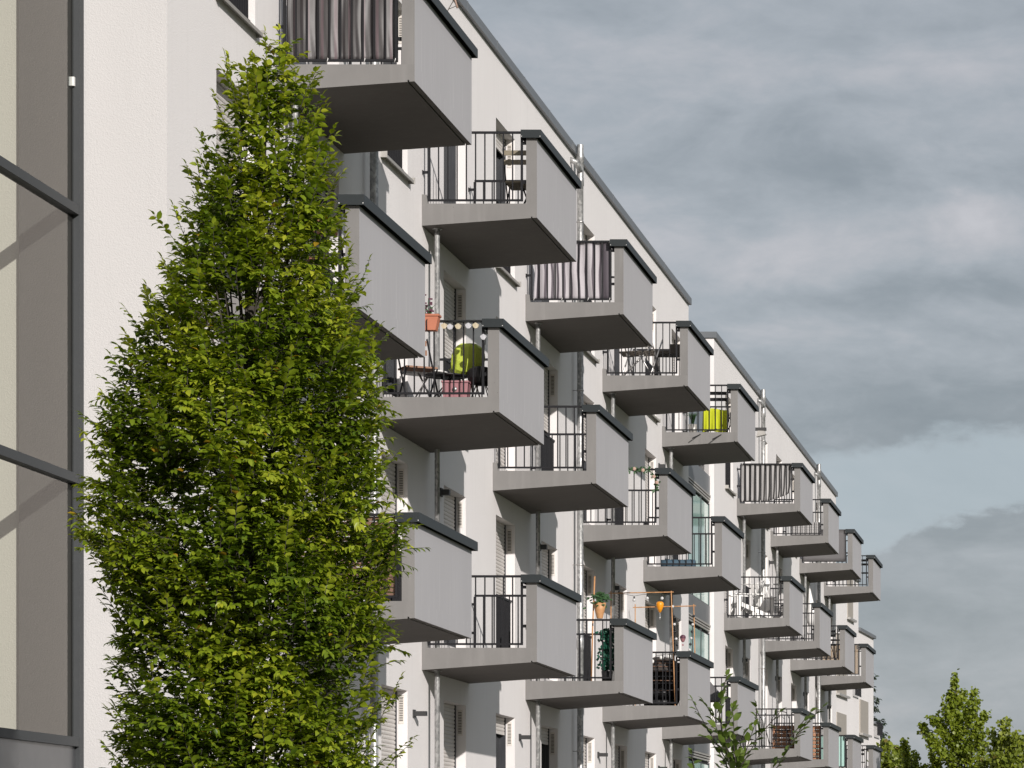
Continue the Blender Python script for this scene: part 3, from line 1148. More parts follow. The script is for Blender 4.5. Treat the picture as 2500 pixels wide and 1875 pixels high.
def shell_chair(loc, rz, col, label):
    e = empty('shell_chair', loc, label, 'chair', None, rz)
    s = MB()
    n = 9
    rows = []
    for j, (y, z, w) in enumerate(((-0.22, 0.43, 0.20), (-0.12, 0.41, 0.22), (0.05, 0.41, 0.24), (0.16, 0.46, 0.25), (0.21, 0.58, 0.255), (0.24, 0.72, 0.24), (0.26, 0.80, 0.19), (0.265, 0.84, 0.12))):
        rows.append([(w * (2 * k / (n - 1) - 1), y - 0.14 * (2 * k / (n - 1) - 1) ** 2 * (0.3 + 0.7 * (j > 2)), z + 0.10 * (2 * k / (n - 1) - 1) ** 4 * (1 if j < 5 else 0.1)) for k in range(n)])
    for off in (0, 0.012):
        for a, b in zip(rows, rows[1:]):
            for k in range(n - 1):
                q = [a[k], a[k + 1], b[k + 1], b[k]]
                q = [(x, y + off * 0.7, z - off) for x, y, z in q]
                s.face(q if off == 0 else q[::-1], 0, True)
    s.build('shell', M[col], e)
    for sx in (-1, 1):
        for sy in (-1, 1):
            l = MB()
            l.tube([(0.17 * sx, 0.17 * sy, 0), (0.08 * sx, 0.07 * sy, 0.40)], 0.011, 6)
            l.build('leg', M['wood' if col == 'lime' else 'black'], e)
    return e


shell_chair(at('B', 1, 0.97, 0.75), PI + 0.5, 'lime', 'lime green moulded chair beside a balcony parapet').scale = (0.85, 0.85, 0.88)
shell_chair(at('B', 1, 1.22, 0.36), PI, 'black', 'low black moulded chair in front of the lime green one').scale = (0.66, 0.72, 0.48)

# flower box on the railing
e = empty('flower_box', at('B', 1, 0.50, -0.085, 0.80), 'terracotta flower box hung outside the railing left of the shell lights', 'flower box')
mb = MB()
mb.prism_y([(-0.30, 0), (0.25, 0), (0.285, 0.17), (-0.335, 0.17)], -0.075, 0.075)
mb.box(-0.345, 0.295, -0.09, 0.09, 0.171, 0.195)
mb.build('box', M['terra'], e)
mb = MB()
for x in (-0.2, 0.15):
    mb.tube([(x, 0.10, 0.19), (x, -0.10, 0.12), (x, -0.095, -0.012), (x, 0.08, -0.012)], 0.006, 5)
mb.build('holder', M['rail'], e)
mb = MB()
for k in range(150):
    x, yv, z = rng.uniform(-0.3, 0.2), rng.uniform(-0.06, 0.06), 0.19 + abs(rng.gauss(0, 0.10))
    mb.obox((x, yv, z), (0.018, rng.uniform(-0.01, 0.01), 0), (0, 0.006, 0.01), (0.0, -0.001, 0.001), 0 if rng.random() < 0.7 else 1)
for k in range(14):
    x = rng.uniform(-0.28, 0.18)
    mb.tube([(x, 0, 0.18), (x + rng.uniform(-0.03, 0.03), 0, 0.28), (x + rng.uniform(-0.06, 0.06), rng.uniform(-0.03, 0.03), 0.30 + rng.uniform(0, 0.12))], 0.003, 4, 1)
mb.build('plant', [M['redleaf'], M['plant']], e)

# shell lights
e = empty('string_lights', at('B', 1, 0.0, 0.03, 0.94), 'string of white and cream shell lights along a balcony rail', 'string lights')
mb = MB()
mb.tube([(0.55 + k * 0.08, -0.022 + 0.004 * math.sin(k * 2.0), 0.0 - 0.012 * (k % 2)) for k in range(10)] + [(1.30, -0.03, -0.06), (1.345, -0.03, -0.16), (1.33, -0.03, -0.30)], 0.005, 5)
mb.build('cord', M['cord'], e)
for k, (x, z, c) in enumerate(((0.72, -0.07, 'shell_w'), (0.83, -0.065, 'shell_y'), (0.90, -0.075, 'shell_w'), (1.00, -0.07, 'shell_y'), (1.125, -0.062, 'shell_w'), (1.215, -0.06, 'shell_y'), (1.31, -0.20, 'shell_w'))):
    s = MB()
    n = 7
    for j in range(n):
        a0, a1 = PI * (0.12 + 0.76 * j / n), PI * (0.12 + 0.76 * (j + 1) / n)
        zt = 0.035
        for sg in (-1, 1):
            q = [(0, sg * 0.006, zt), (-0.042 * math.cos(a0), sg * 0.010, zt - 0.072 * math.sin(a0)), (-0.042 * math.cos((a0 + a1) / 2), sg * 0.016, zt - 0.078 * math.sin((a0 + a1) / 2)), (-0.042 * math.cos(a1), sg * 0.010, zt - 0.072 * math.sin(a1))]
            s.face(q if sg < 0 else q[::-1], 0, False)
    s.build('shell', M[c], e, (x, -0.035, z))

# drying rack and shelf
e = empty('drying_rack', at('A', 3, 0.55, 0.55), 'steel folding rack with crossed legs on the balcony below the roof end', 'drying rack')
for sx in (-0.25, 0.25):
    for a, b in (((sx, -0.3, 0), (sx + 0.15, 0.3, 0.75)), ((sx + 0.15, 0.3, 0), (sx, -0.3, 0.75))):
        l = MB()
        l.tube([a, b], 0.014, 7)
        l.build('leg', M['steel'], e)
l = MB()
l.tube([(-0.32, 0.0, 0.0), (0.25, 0.1, 0.62)], 0.018, 7)
l.tube([(0.30, 0.0, 0.0), (-0.15, 0.1, 0.72)], 0.014, 7)
l.build('brace', M['steel'], e)
mb = MB()
for k in range(6):
    mb.tube([(-0.3, -0.28 + k * 0.11, 0.45), (0.32, -0.28 + k * 0.11, 0.47)], 0.012, 6)
mb.build('rail', M['wood_dark'], e)
e = empty('shelf', at('A', 3, 1.05, 1.4), 'dark shelf board with small things beside the metal rack', 'shelf')
mb = MB()
mb.box(-0.32, 0.28, -0.25, 0.25, 0.55, 0.60)
mb.build('board', M['wood_dark'], e)
for sx in (-0.28, 0.24):
    l = MB()
    l.box(sx - 0.015, sx + 0.015, -0.22, 0.22, 0.0, 0.549)
    l.build('side_panel', M['wood_dark'], e)
mb = MB()
mb.box(-0.10, 0.14, -0.1, 0.1, 0.602, 0.74)
tag(mb.build('storage_box', M['wood_dark'], None, at('A', 3, 1.12, 1.4)), 'small dark box standing on the dark shelf board', 'box')

# lime cloth over a chair
e = folding_chair(at('A', 4, 1.05, 0.60), PI, 'rail', 'dark folding chair under the lime cloth')
mb = MB()


def f_lime(u, v):
    x = -0.25 + 0.50 * u + 0.02 * (0.5 - v) * (1 if u > 0.5 else -1)
    z = 0.04 + 0.46 * min(1.0, v * 1.25)
    return (x, -0.30 + 0.02 * math.sin(u * 24) * (1 - v) + 0.5 * max(0, v - 0.8), z + 0.02 * math.sin(u * 5))


sheet(mb, f_lime, 26, 12, 0.006, lambda i: 0)
tag(mb.build('blanket', M['limecloth'], None, at('A', 4, 1.02, 0.62)), 'bright lime cloth draped over a chair behind balcony bars', 'blanket')
e = empty('potted_plant', at('A', 4, 0.55, 0.55), 'grey pot with grassy plant left of the lime cloth', 'plant')
mb = MB()
mb.lathe([(0, 0), (0.07, 0), (0.095, 0.22), (0.085, 0.22), (0.08, 0.19), (0, 0.19)], (0, 0, 0), 14)
mb.build('pot', M['zinc'], e)
mb = MB()
for k in range(40):
    a, r = rng.uniform(0, 2 * PI), rng.uniform(0.05, 0.22)
    mb.tube([(0, 0, 0.19), (r * 0.4 * math.cos(a), r * 0.4 * math.sin(a), 0.40), (r * math.cos(a), r * math.sin(a), 0.48 - r * 0.3)], [0.006, 0.005, 0.001], 4)
mb.build('plant', M['plant'], e)

# rods that stick out under the lime cloth
mb = MB()
mb.tube([(0.62, -0.16, -0.14), (0.86, 0.12, 0.03), (1.05, 0.30, 0.10)], 0.011, 6)
mb.tube([(1.02, -0.16, -0.16), (1.28, 0.12, 0.03), (1.34, 0.20, 0.16), (1.33, 0.2, 0.42)], 0.011, 6)
tag(mb.build('clothes_hanger_frame', M['rail'], None, at('A', 4, 0, 0.0)), 'two bent dark rods sticking out below the lime cloth', 'rack')


# rose garland
e = empty('garland', at('B', 3, 0, 0.03, 0.93), 'garland of blush roses and leaves wound along a balcony rail', 'garland')
mb = MB()
pts = [(0.35 + k * 0.075, -0.03 + 0.02 * math.sin(k * 1.7), 0.02 * math.sin(k * 2.3)) for k in range(12)] + [(1.28, -0.03, -0.10), (1.33, -0.035, -0.22), (1.30, -0.03, -0.34)]
mb.tube(pts, 0.006, 5)
mb.build('vine', M['cord'], e)
mb = MB()
for p in pts:
    for k in range(6):
        a = rng.uniform(0, 2 * PI)
        d = Vector((math.cos(a), rng.uniform(-0.6, 0.2), math.sin(a)))
        c = Vector(p) + d * 0.04
        mb.obox(c, d * 0.026, d.cross(Vector((0, 1, 0.2))).normalized() * 0.012, (0, 0.002, 0), 0)
mb.build('leaves', M['plant'], e)
for k in (1, 4, 6, 8, 10, 12, 13):
    p = pts[k]
    s = MB()
    s.ball((0, 0, 0), 0.026, 0.024, 0.024, 8)
    for j in range(5):
        a = j * 2 * PI / 5
        s.ball((0.018 * math.cos(a), -0.008, 0.018 * math.sin(a)), 0.016, 0.012, 0.016, 6)
    s.build('rose', M['blush'], e, (p[0], p[1] - 0.03, p[2] + 0.02 * ((k % 3) - 1)))

# blue mat
mb = MB()
mb.lathe([(0, -0.33), (0.075, -0.33), (0.085, -0.2), (0.08, 0.1), (0.086, 0.25), (0.07, 0.33), (0, 0.33)], (0, 0, 0), 14)
o = mb.build('rolled_mat', M['blue'], None, at('B', 4, 0.62, 0.40, 0.085))
o.rotation_euler = (0, R(90), 0)
tag(o, 'blue rolled mat lying on a balcony floor before the green glazing', 'mat')


def slat_armchair(loc, rz, label):
    e = empty('slatted_armchair', loc, label, 'chair', 'white slatted armchairs', rz)
    b = MB()
    for k in range(5):
        x = -0.24 + k * 0.12
        b.bar((x, 0.18, 0.30), (x * 1.12, 0.42, 1.0 - 0.06 * abs(k - 2)), 0.10, 0.018)
    b.build('backrest', M['white'], e)
    s = MB()
    for k in range(5):
        s.bar((-0.27, -0.30 + k * 0.11, 0.36 - k * 0.025), (0.27, -0.30 + k * 0.11, 0.36 - k * 0.025), 0.09, 0.018)
    s.build('seat', M['white'], e)
    for sx in (-0.31, 0.31):
        a = MB()
        a.box(sx - 0.06, sx + 0.06, -0.38, 0.30, 0.55, 0.572)
        a.build('armrest', M['white'], e)
        l = MB()
        l.box(sx - 0.02, sx + 0.02, -0.34, -0.25, 0, 0.549)
        l.build('leg', M['white'], e)
        l = MB()
        l.bar((sx, -0.30, 0.36), (sx, 0.50, 0.03), 0.022, 0.09)
        l.build('leg', M['white'], e)
    return e


slat_armchair(at('B', 5, 0.50, 0.55), -1.25, 'white slatted armchair seen from its side behind the bars')
slat_armchair(at('B', 5, 0.95, 1.75), 0.9, 'white slatted armchair deeper in the balcony near its parapet')
e = empty('clothes_line', at('B', 5, 0.0, 0.30, 0.0), 'thin white clothes airer rods above the slatted armchairs', 'clothes airer')
mb = MB()
for k in range(4):
    mb.tube([(0.15, k * 0.08, 0.80), (1.25, k * 0.08, 0.80)], 0.006, 5)
mb.build('rod', M['white'], e)
for x in (0.2, 1.2):
    l = MB()
    l.tube([(x - 0.12, 0.0, 0.0), (x + 0.05, 0.12, 0.80)], 0.008, 5)
    l.build('leg', M['white'], e)

# folded parasol
e = empty('parasol', at('B', 7, 0.52, 0.9), 'folded white parasol rising above a balcony of the middle row', 'parasol')
mb = MB()
mb.tube([(0.12, 0, 0), (0.02, 0, 1.3), (-0.07, 0, 2.1)], 0.018, 8)
mb.build('pole', M['steel'], e)
mb = MB()
mb.tube([(0.03, 0, 1.0), (0.01, 0, 1.15), (-0.02, 0, 1.5), (-0.065, 0, 2.05)], [0.13, 0.16, 0.10, 0.015], 9)
mb.build('canopy', M['white'], e)

# reed mat, glass screen, brown wicker screen
mb = MB()
for k in range(60):
    mb.box(0.10 + k * 0.02, 0.116 + k * 0.02, 0.07, 0.082, 0.05, 0.93 + 0.01 * math.sin(k * 2.2))
tag(mb.build('reed_screen', M['reed'], None, bal_origin('B', 8)), 'beige reed mat behind the bars of the farthest middle balcony', 'privacy screen')
mb = MB()
mb.box(0.12, 1.28, 0.075, 0.085, 0.05, 0.92)
tag(mb.build('glass_screen', M['teal'], None, bal_origin('C', 7)), 'greenish glass screen behind bars of a lowest balcony on the right', 'privacy screen')
mb = MB()
for k in range(16):
    z = 0.05 + k * 0.055
    mb.box(0.09, 1.29, 0.072 + 0.006 * (k % 2), 0.082 + 0.006 * (k % 2), z, z + 0.045)
for k in range(9):
    mb.box(0.10 + k * 0.145, 0.125 + k * 0.145, 0.085, 0.10, 0.05, 0.93)
tag(mb.build('wicker_screen', M['brown'], None, bal_origin('C', 0)), 'brown woven screen behind bars at the right edge of the hornbeam', 'privacy screen')

# bamboo pole with hanging basket and climbing ivy
e = empty('bamboo_pole', at('C', 2, 0.98, 0.20), 'bamboo pole leaning on the railing and carrying a basket of ivy', 'plant pole')
mb = MB()
mb.tube([(0.0, 0, 0), (0.02, 0, 0.8), (0.05, 0.02, 1.62)], 0.012, 8)
mb.build('pole', M['bamboo'], e)
mb = MB()
mb.lathe([(0.045, 0), (0.075, 0.12), (0.10, 0.24), (0.092, 0.24), (0, 0.2)], (0, 0, 0), 14)
k_ = mb.build('basket', M['bamboo'], e, (0.13, 0, 0.97))
mb = MB()
for k in range(110):
    a, r = rng.uniform(0, 2 * PI), abs(rng.gauss(0, 0.11))
    c = Vector((0.13 + r * math.cos(a), r * math.sin(a), 1.24 + rng.uniform(-0.05, 0.14) - r * 0.3))
    mb.obox(c, (0.022, rng.uniform(-0.01, 0.01), rng.uniform(-0.01, 0.01)), (0, 0.012, 0.012), (0, 0.001, -0.001))
mb.build('plant', M['plant'], e)
e = empty('ivy_plant', at('C', 2, 1.22, 0.22), 'teal green climbing ivy in the corner of a low balcony', 'plant')
mb = MB()
for k in range(330):
    z = rng.uniform(0.18, 0.80)
    c = Vector((rng.gauss(0, 0.055), rng.gauss(0, 0.05), z))
    a = rng.uniform(0, 2 * PI)
    mb.obox(c, (0.026 * math.cos(a), 0.01, 0.026 * math.sin(a)), (-0.016 * math.sin(a), 0.008, 0.016 * math.cos(a)), (0, 0.0012, 0))
mb.build('foliage', M['ivy'], e)
mb = MB()
mb.lathe([(0, 0), (0.07, 0), (0.09, 0.16), (0, 0.16)], (0, 0, 0), 12)
mb.build('pot', M['black'], e)

# dome chair, bamboo frame, lanterns
e = empty('dome_chair', at('C', 3, 0.95, 0.62), 'black wicker dome chair filling the corner behind the bars', 'chair')
mb = MB()
nseg = 18
prof = [(0.34, 0.12), (0.40, 0.28), (0.42, 0.45), (0.40, 0.62), (0.33, 0.76), (0.22, 0.85), (0.08, 0.89)]
for (r0, z0), (r1, z1) in zip(prof, prof[1:]):
    for k in range(nseg):
        a0, a1 = 2 * PI * k / nseg, 2 * PI * (k + 1) / nseg
        if 3.9 < (a0 + a1) / 2 < 5.5 and z0 < 0.6:
            continue
        for s in (0, 0.02):
            q = [((r0 - s) * math.cos(a0), (r0 - s) * math.sin(a0), z0), ((r0 - s) * math.cos(a1), (r0 - s) * math.sin(a1), z0), ((r1 - s) * math.cos(a1), (r1 - s) * math.sin(a1), z1), ((r1 - s) * math.cos(a0), (r1 - s) * math.sin(a0), z1)]
            mb.face(q if s == 0 else q[::-1], 0, False)
mb.build('shell', M['wicker'], e)
mb = MB()
for z, r in ((0.28, 0.408), (0.45, 0.428), (0.62, 0.408), (0.70, 0.375), (0.76, 0.338), (0.81, 0.28)):
    mb.tube([(r * math.cos(a * 0.2), r * math.sin(a * 0.2), z) for a in range(32)], 0.008, 5)
mb.build('weave', M['brown'], e)
mb = MB()
mb.ball((0, 0, 0.24), 0.30, 0.30, 0.10, 14)
mb.build('cushion', M['black'], e)
mb = MB()
mb.lathe([(0.25, 0), (0.30, 0.03), (0.32, 0.115), (0, 0.115)], (0, 0, 0), 16)
mb.build('base', M['black'], e)
mb = MB()
for z in (0.28, 0.40, 0.52, 0.62):
    mb.box(-0.01, 0.46, -0.008, 0.008, z - 0.007, z + 0.007)
for x in (0.0, 0.15, 0.30, 0.45):
    mb.box(x - 0.007, x + 0.007, -0.008, 0.008, 0.0, 0.66)
tag(mb.build('trellis', M['rail'], None, at('C', 3, 0.80, 0.13)), 'small dark plant trellis before the black dome chair', 'trellis')

e = empty('bamboo_trellis', at('C', 3, 0, 0), 'tall open trellis of four orange bamboo poles standing on a low balcony', 'trellis')
bf = [(1.30, 0.09), (1.30, 3.2), (0.28, 0.09), (0.28, 3.2)]
P0 = at('C', 3, 0, 0)


def bamboo(a, b, nm='pole'):
    m_ = MB()
    a, b = Vector(a), Vector(b)
    k = 7
    pts, rr = [], []
    for j in range(k + 1):
        for s_, r_ in ((0.0, 0.0125), (0.04, 0.0095), (0.96, 0.0095)):
            if j == k and s_ > 0:
                break
            pts.append(a + (b - a) * ((j + s_) / k))
            rr.append(r_)
    m_.tube(pts, rr, 8)
    return m_.build(nm, M['bamboo'], e)


TB = 2.02
bamboo((1.27, 0.08, 0), (1.20, 0.08, TB))
bamboo((0.14, 0.08, 0), (0.14, 0.08, TB))
bamboo((1.27, 3.25, 0), (1.22, 3.25, TB))
bamboo((0.14, 3.25, 0), (0.14, 3.25, TB))
bamboo((0.10, 0.08, TB - 0.04), (1.24, 0.08, TB - 0.02), 'crossbar')
bamboo((0.10, 3.25, TB - 0.06), (1.26, 3.25, TB - 0.03), 'crossbar')
e2 = empty('string_lights', at('C', 3, 0, 0.08, TB - 0.05), 'three round glass bulbs hanging from the bamboo crossbar', 'string lights')
mb = MB()
mb.tube([(0.30, 0, 0.01), (0.55, -0.01, -0.04), (0.72, -0.01, -0.01), (0.95, -0.01, -0.03), (1.18, 0, -0.01)], 0.004, 5)
mb.build('cord', M['cord'], e2)
for x, z in ((0.55, -0.11), (0.78, -0.08), (1.04, -0.08)):
    s = MB()
    s.ball((0, 0, 0), 0.030, n=10)
    s.build('bulb', M['glasslamp'], e2, (x, -0.01, z))
    s = MB()
    s.lathe([(0.014, 0.024), (0.014, 0.06), (0, 0.062)], (0, 0, 0), 8)
    s.build('socket', M['black'], e2, (x, -0.01, z))
mb = MB()
mb.lathe([(0, -0.13), (0.02, -0.12), (0.05, -0.06), (0.072, 0.01), (0.07, 0.05), (0.045, 0.075), (0.012, 0.07), (0, 0.065)], (0, 0, 0), 14)
lan = mb.build('lantern', M['orange'], None, at('C', 3, 0.60, 3.22, TB - 0.03))
tag(lan, 'orange heart shaped lantern hanging from the bamboo crossbar', 'lantern')
mb = MB()
mb.tube([(0, 0, -0.13), (0.004, 0, -0.2), (0, 0, -0.26)], 0.004, 5)
mb.ball((0, 0, -0.22), 0.015, n=8)
mb.build('tassel', M['glasslamp'], lan)
e3 = empty('bead_garland', at('C', 3, 0, 0.08, 0), 'looped garland of black and silver beads hung between bamboo poles', 'garland')
gp = []
for k in range(26):
    u = k / 25
    gp.append((1.22 + 0.0 * u, 0.05 + 3.1 * u, 1.75 - 1.05 * math.sin(PI * u) ** 0.9 + 0.05 * u))
mb = MB()
mb.tube(gp, 0.004, 5)
mb.build('cord', M['cord'], e3)
for k, p in enumerate(gp):
    s = MB()
    s.ball((0, 0, 0), 0.026, n=8)
    s.build('bead', M['black' if k % 2 else 'glasslamp'], e3, p)
e4 = empty('hanging_ornament', at('C', 3, 1.22, 1.6, 1.30), 'small dark red balloon ornament hanging under the bead garland', 'ornament')
mb = MB()
mb.ball((0, 0, 0), 0.055, 0.055, 0.05, 10)
mb.build('balloon', M['redleaf'], e4)
mb = MB()
mb.lathe([(0.05, -0.02), (0.03, -0.07), (0.015, -0.085), (0, -0.085)], (0, 0, 0), 10)
mb.box(-0.014, 0.014, -0.014, 0.014, -0.15, -0.12)
mb.build('gondola', M['pink'], e4)

e = empty('string_lights', at('C', 3, 0, 0.04, 0.85), 'three white paper ball lights inside the balcony with the dome chair', 'string lights')
mb = MB()
mb.tube([(0.78, 0.05, -0.06), (0.95, 0.05, 0.03), (1.1, 0.05, 0.06), (1.3, 0.05, 0.05)], 0.004, 5)
mb.build('cord', M['cord'], e)
for x, z in ((0.86, -0.07), (1.03, 0.0), (1.16, 0.02)):
    s = MB()
    s.ball((0, 0, 0), 0.04, n=10)
    s.build('paper_ball', M['white'], e, (x, 0.05, z))


def wire_chair(loc, rz, label):
    e = empty('wire_chair', loc, label, 'chair', 'black wire chairs', rz)
    s = MB()
    s.lathe([(0, 0.44), (0.20, 0.44), (0.20, 0.452), (0, 0.452)], (0, 0, 0), 16)
    s.build('seat', M['black'], e)
    b = MB()
    b.tube([(-0.20, 0.12, 0.44), (-0.21, 0.2, 0.7), (-0.13, 0.24, 0.86), (0, 0.25, 0.90), (0.13, 0.24, 0.86), (0.21, 0.2, 0.7), (0.20, 0.12, 0.44)], 0.010, 6)
    b.tube([(-0.10, 0.17, 0.45), (-0.09, 0.22, 0.70), (0, 0.24, 0.80), (0.09, 0.22, 0.70), (0.10, 0.17, 0.45)], 0.007, 6)
    b.build('backrest', M['black'], e)
    for sx, sy in ((-1, -1), (1, -1), (-1, 1), (1, 1)):
        l = MB()
        l.tube([(0.21 * sx, 0.21 * sy, 0), (0.13 * sx, 0.13 * sy, 0.44)], 0.010, 6)
        l.build('leg', M['black'], e)
    return e


wire_chair(at('C', 5, 0.45, 0.7), 0.6, 'black wire chair nearer the wall, left of the wooden crates')
wire_chair(at('C', 5, 1.02, 0.45), PI, 'black wire chair standing before the wooden crates')


def crate(loc, label, group='wooden crates on the lowest balconies'):
    e = empty('crate', loc, label, 'crate', group)
    for sg in (-1, 1):
        s = MB()
        for k in range(3):
            z = 0.01 + k * 0.095
            s.box(-0.25, 0.25, sg * 0.158, sg * 0.17, z, z + 0.075)
        for x in (-0.236, 0.212):
            s.box(x, x + 0.024, sg * 0.134, sg * 0.157, 0.009, 0.287)
        s.build('side', M['crate'], e)
        s = MB()
        for k in range(3):
            z = 0.01 + k * 0.095
            s.box(sg * 0.238, sg * 0.25, -0.157, 0.157, z, z + 0.075)
        s.build('end', M['crate'], e)
    s = MB()
    s.box(-0.237, 0.237, -0.157, 0.157, 0.0, 0.008)
    s.build('bottom', M['crate'], e)
    return e


crate(at('C', 5, 1.02, 0.95), 'wooden crate on the floor behind the black wire chairs')
crate(at('C', 5, 1.02, 0.95, 0.30), 'wooden crate stacked on another behind the black wire chairs')
for k in range(3):
    crate(at('C', 6, 1.02, 0.40, 0.30 * k), ('lowest', 'middle', 'topmost')[k] + ' wooden crate of the shelf stack behind bars')

# closed grey parasol in the balcony behind the young tree
e = empty('parasol', at('C', 4, 0.75, 1.2), 'half open grey parasol on the balcony behind the young tree', 'parasol')
mb = MB()
mb.tube([(0, 0, 0), (0, 0, 1.05)], 0.018, 8)
mb.build('pole', M['steel'], e)
mb = MB()
mb.lathe([(0.42, 0.52), (0.30, 0.66), (0.15, 0.82), (0.02, 0.98), (0.0, 0.985)], (0, 0, 0), 10)
mb.lathe([(0.0, 0.965), (0.02, 0.96), (0.15, 0.80), (0.30, 0.64), (0.42, 0.515)], (0, 0, 0), 10)
mb.build('canopy', M['screen_grey'], e)

# floodlight on the facade, little white box on the stair frame
e = empty('floodlight', (-W, 91.0 - 1.4, 10.9 + CZ), 'small grey floodlight on the wall above the striped sagging cloth', 'floodlight')
mb = MB()
mb.box(0.0, 0.34, -0.06, 0.06, 0.0, 0.07)
mb.build('arm', M['lamp'], e)
mb = MB()
mb.prism_y([(0.10, -0.16), (0.34, -0.10), (0.30, -0.015), (0.14, -0.01)], -0.10, 0.10)
mb.build('head', M['zinc'], e)
mb = MB()
mb.box(0.0, 0.05, -0.04, 0.0, 0.0, 0.085)
mb.box(-0.012, 0.0, -0.03, -0.01, 0.02, 0.06)
tag(mb.build('sensor_box', M['white'], None, (GX - 0.02, Y10 - 0.145, 7.5 + CZ)), 'small white box on the dark stair frame', 'sensor box')

# dry twig with a pink ribbon on the topmost balcony
e = empty('ribbon_twig', at('A', 0, 1.42, 2.2, 0.955), 'bare twig with pink ribbon on the topmost coping', 'twig')
mb = MB()
mb.tube([(0, 0, 0), (0.03, 0.02, 0.16), (0.10, 0.02, 0.28), (0.12, 0.02, 0.46)], 0.005, 5)
mb.tube([(0.04, 0.02, 0.17), (0.16, 0.02, 0.22), (0.20, 0.02, 0.20)], 0.004, 5)
mb.build('twig', M['bark0'] if 'bark0' in M else M['wood_dark'], e)
mb = MB()
mb.tube([(0.10, 0.01, 0.46), (0.13, 0.01, 0.36), (0.11, 0.01, 0.28), (0.14, 0.01, 0.18)], 0.012, 4)
mb.build('ribbon', M['blush'], e)

# ------------------------------------------------------------ trees
def px_to_world(px, py, Y):
    return Vector(((px - XV) * Y / F, Y, CZ + (YV - py) * Y / F))


def leaf_mat(name, c_dark, c_mid, c_light, c_odd, odd=0.985, trans=0.30):
    m, g = new_mat(name)
    at = g.n('ShaderNodeAttribute', attribute_name='tint')
    f = at.outputs['Fac']
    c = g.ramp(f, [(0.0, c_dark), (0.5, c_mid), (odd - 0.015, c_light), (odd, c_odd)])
    p = g.n('ShaderNodeBsdfPrincipled', ins={'Base Color': c, 'Roughness': 0.42, 'Specular IOR Level': 0.35})
    t = g.n('ShaderNodeBsdfTranslucent', ins={0: g.mix(1.0, c, (1.5, 1.6, 0.5), 'MULTIPLY')})
    mx = g.n('ShaderNodeMixShader', ins={0: trans, 1: p.outputs[0], 2: t.outputs[0]})
    o = g.n('ShaderNodeOutputMaterial')
    g.nt.links.new(mx.outputs[0], o.inputs[0])
    return m


# leaf outline in its own frame: x along the midrib, y across, z up; folded along the midrib, tip drooping
LEAF_V = np.array([(0, 0, 0), (0.28, 0.25, 0.05), (0.66, 0.23, 0.03), (1.0, 0, -0.17), (0.66, -0.23, 0.03), (0.28, -0.25, 0.05), (0.30, 0, -0.015), (0.68, 0, -0.05)])
LEAF_F = [(0, 6, 1), (1, 6, 7, 2), (2, 7, 3), (0, 5, 6), (5, 4, 7, 6), (4, 3, 7)]


def leaves_object(name, P, A, N, L, tint, mat, parent, width=1.0):
    """one mesh of leaves: base points, midrib directions, face normals, lengths"""
    A = A / np.linalg.norm(A, axis=1, keepdims=True)
    S = np.cross(N, A)
    S /= np.linalg.norm(S, axis=1, keepdims=True) + 1e-9
    U = np.cross(A, S)
    n = len(P)
    lv = LEAF_V * np.array([1, width, 1])
    V = (P[:, None, :] + L[:, None, None] * (lv[None, :, 0:1] * A[:, None, :] + lv[None, :, 1:2] * S[:, None, :] + lv[None, :, 2:3] * U[:, None, :])).reshape(-1, 3)
    loops, starts, totals = [], [], []
    base = (np.arange(n) * len(LEAF_V))[:, None]
    allf = np.concatenate([np.array(f)[None, :] + base for f in LEAF_F], axis=1)     # n x 20
    loops = allf.reshape(-1)
    tot = np.tile([len(f) for f in LEAF_F], n)
    st = np.concatenate([[0], np.cumsum(tot)[:-1]])
    me = bpy.data.meshes.new(name)
    me.vertices.add(len(V))
    me.vertices.foreach_set('co', V.astype(np.float32).reshape(-1))
    me.loops.add(len(loops))
    me.loops.foreach_set('vertex_index', loops.astype(np.int32))
    me.polygons.add(len(tot))
    me.polygons.foreach_set('loop_start', st.astype(np.int32))
    me.update(calc_edges=True)
    a = me.attributes.new('tint', 'FLOAT', 'FACE')
    a.data.foreach_set('value', np.repeat(tint, len(LEAF_F)).astype(np.float32))
    me.polygons.foreach_set('use_smooth', np.ones(len(tot), dtype=bool))
    me.materials.append(mat)
    o = bpy.data.objects.new(name, me)
    COL.objects.link(o)
    o.parent = parent
    return o


def bark(name, col):
    m, g = new_mat(name)
    pos = g.n('ShaderNodeNewGeometry').outputs['Position']
    n = g.noise(g.mapped(pos, (30, 30, 6)), 1.0, 5, 0.6)
    finish(g, g.mix(n, tuple(x * 0.6 for x in col), tuple(x * 1.5 for x in col)), 0.9, 0, 0.2, n, 0.4, 0.01)
    return m


M['bark'] = bark('grey_bark', (0.055, 0.048, 0.04))
M['leaf'] = leaf_mat('hornbeam_leaf', (0.062, 0.110, 0.008), (0.180, 0.242, 0.014), (0.400, 0.415, 0.034), (0.34, 0.22, 0.02), 0.990, 0.30)


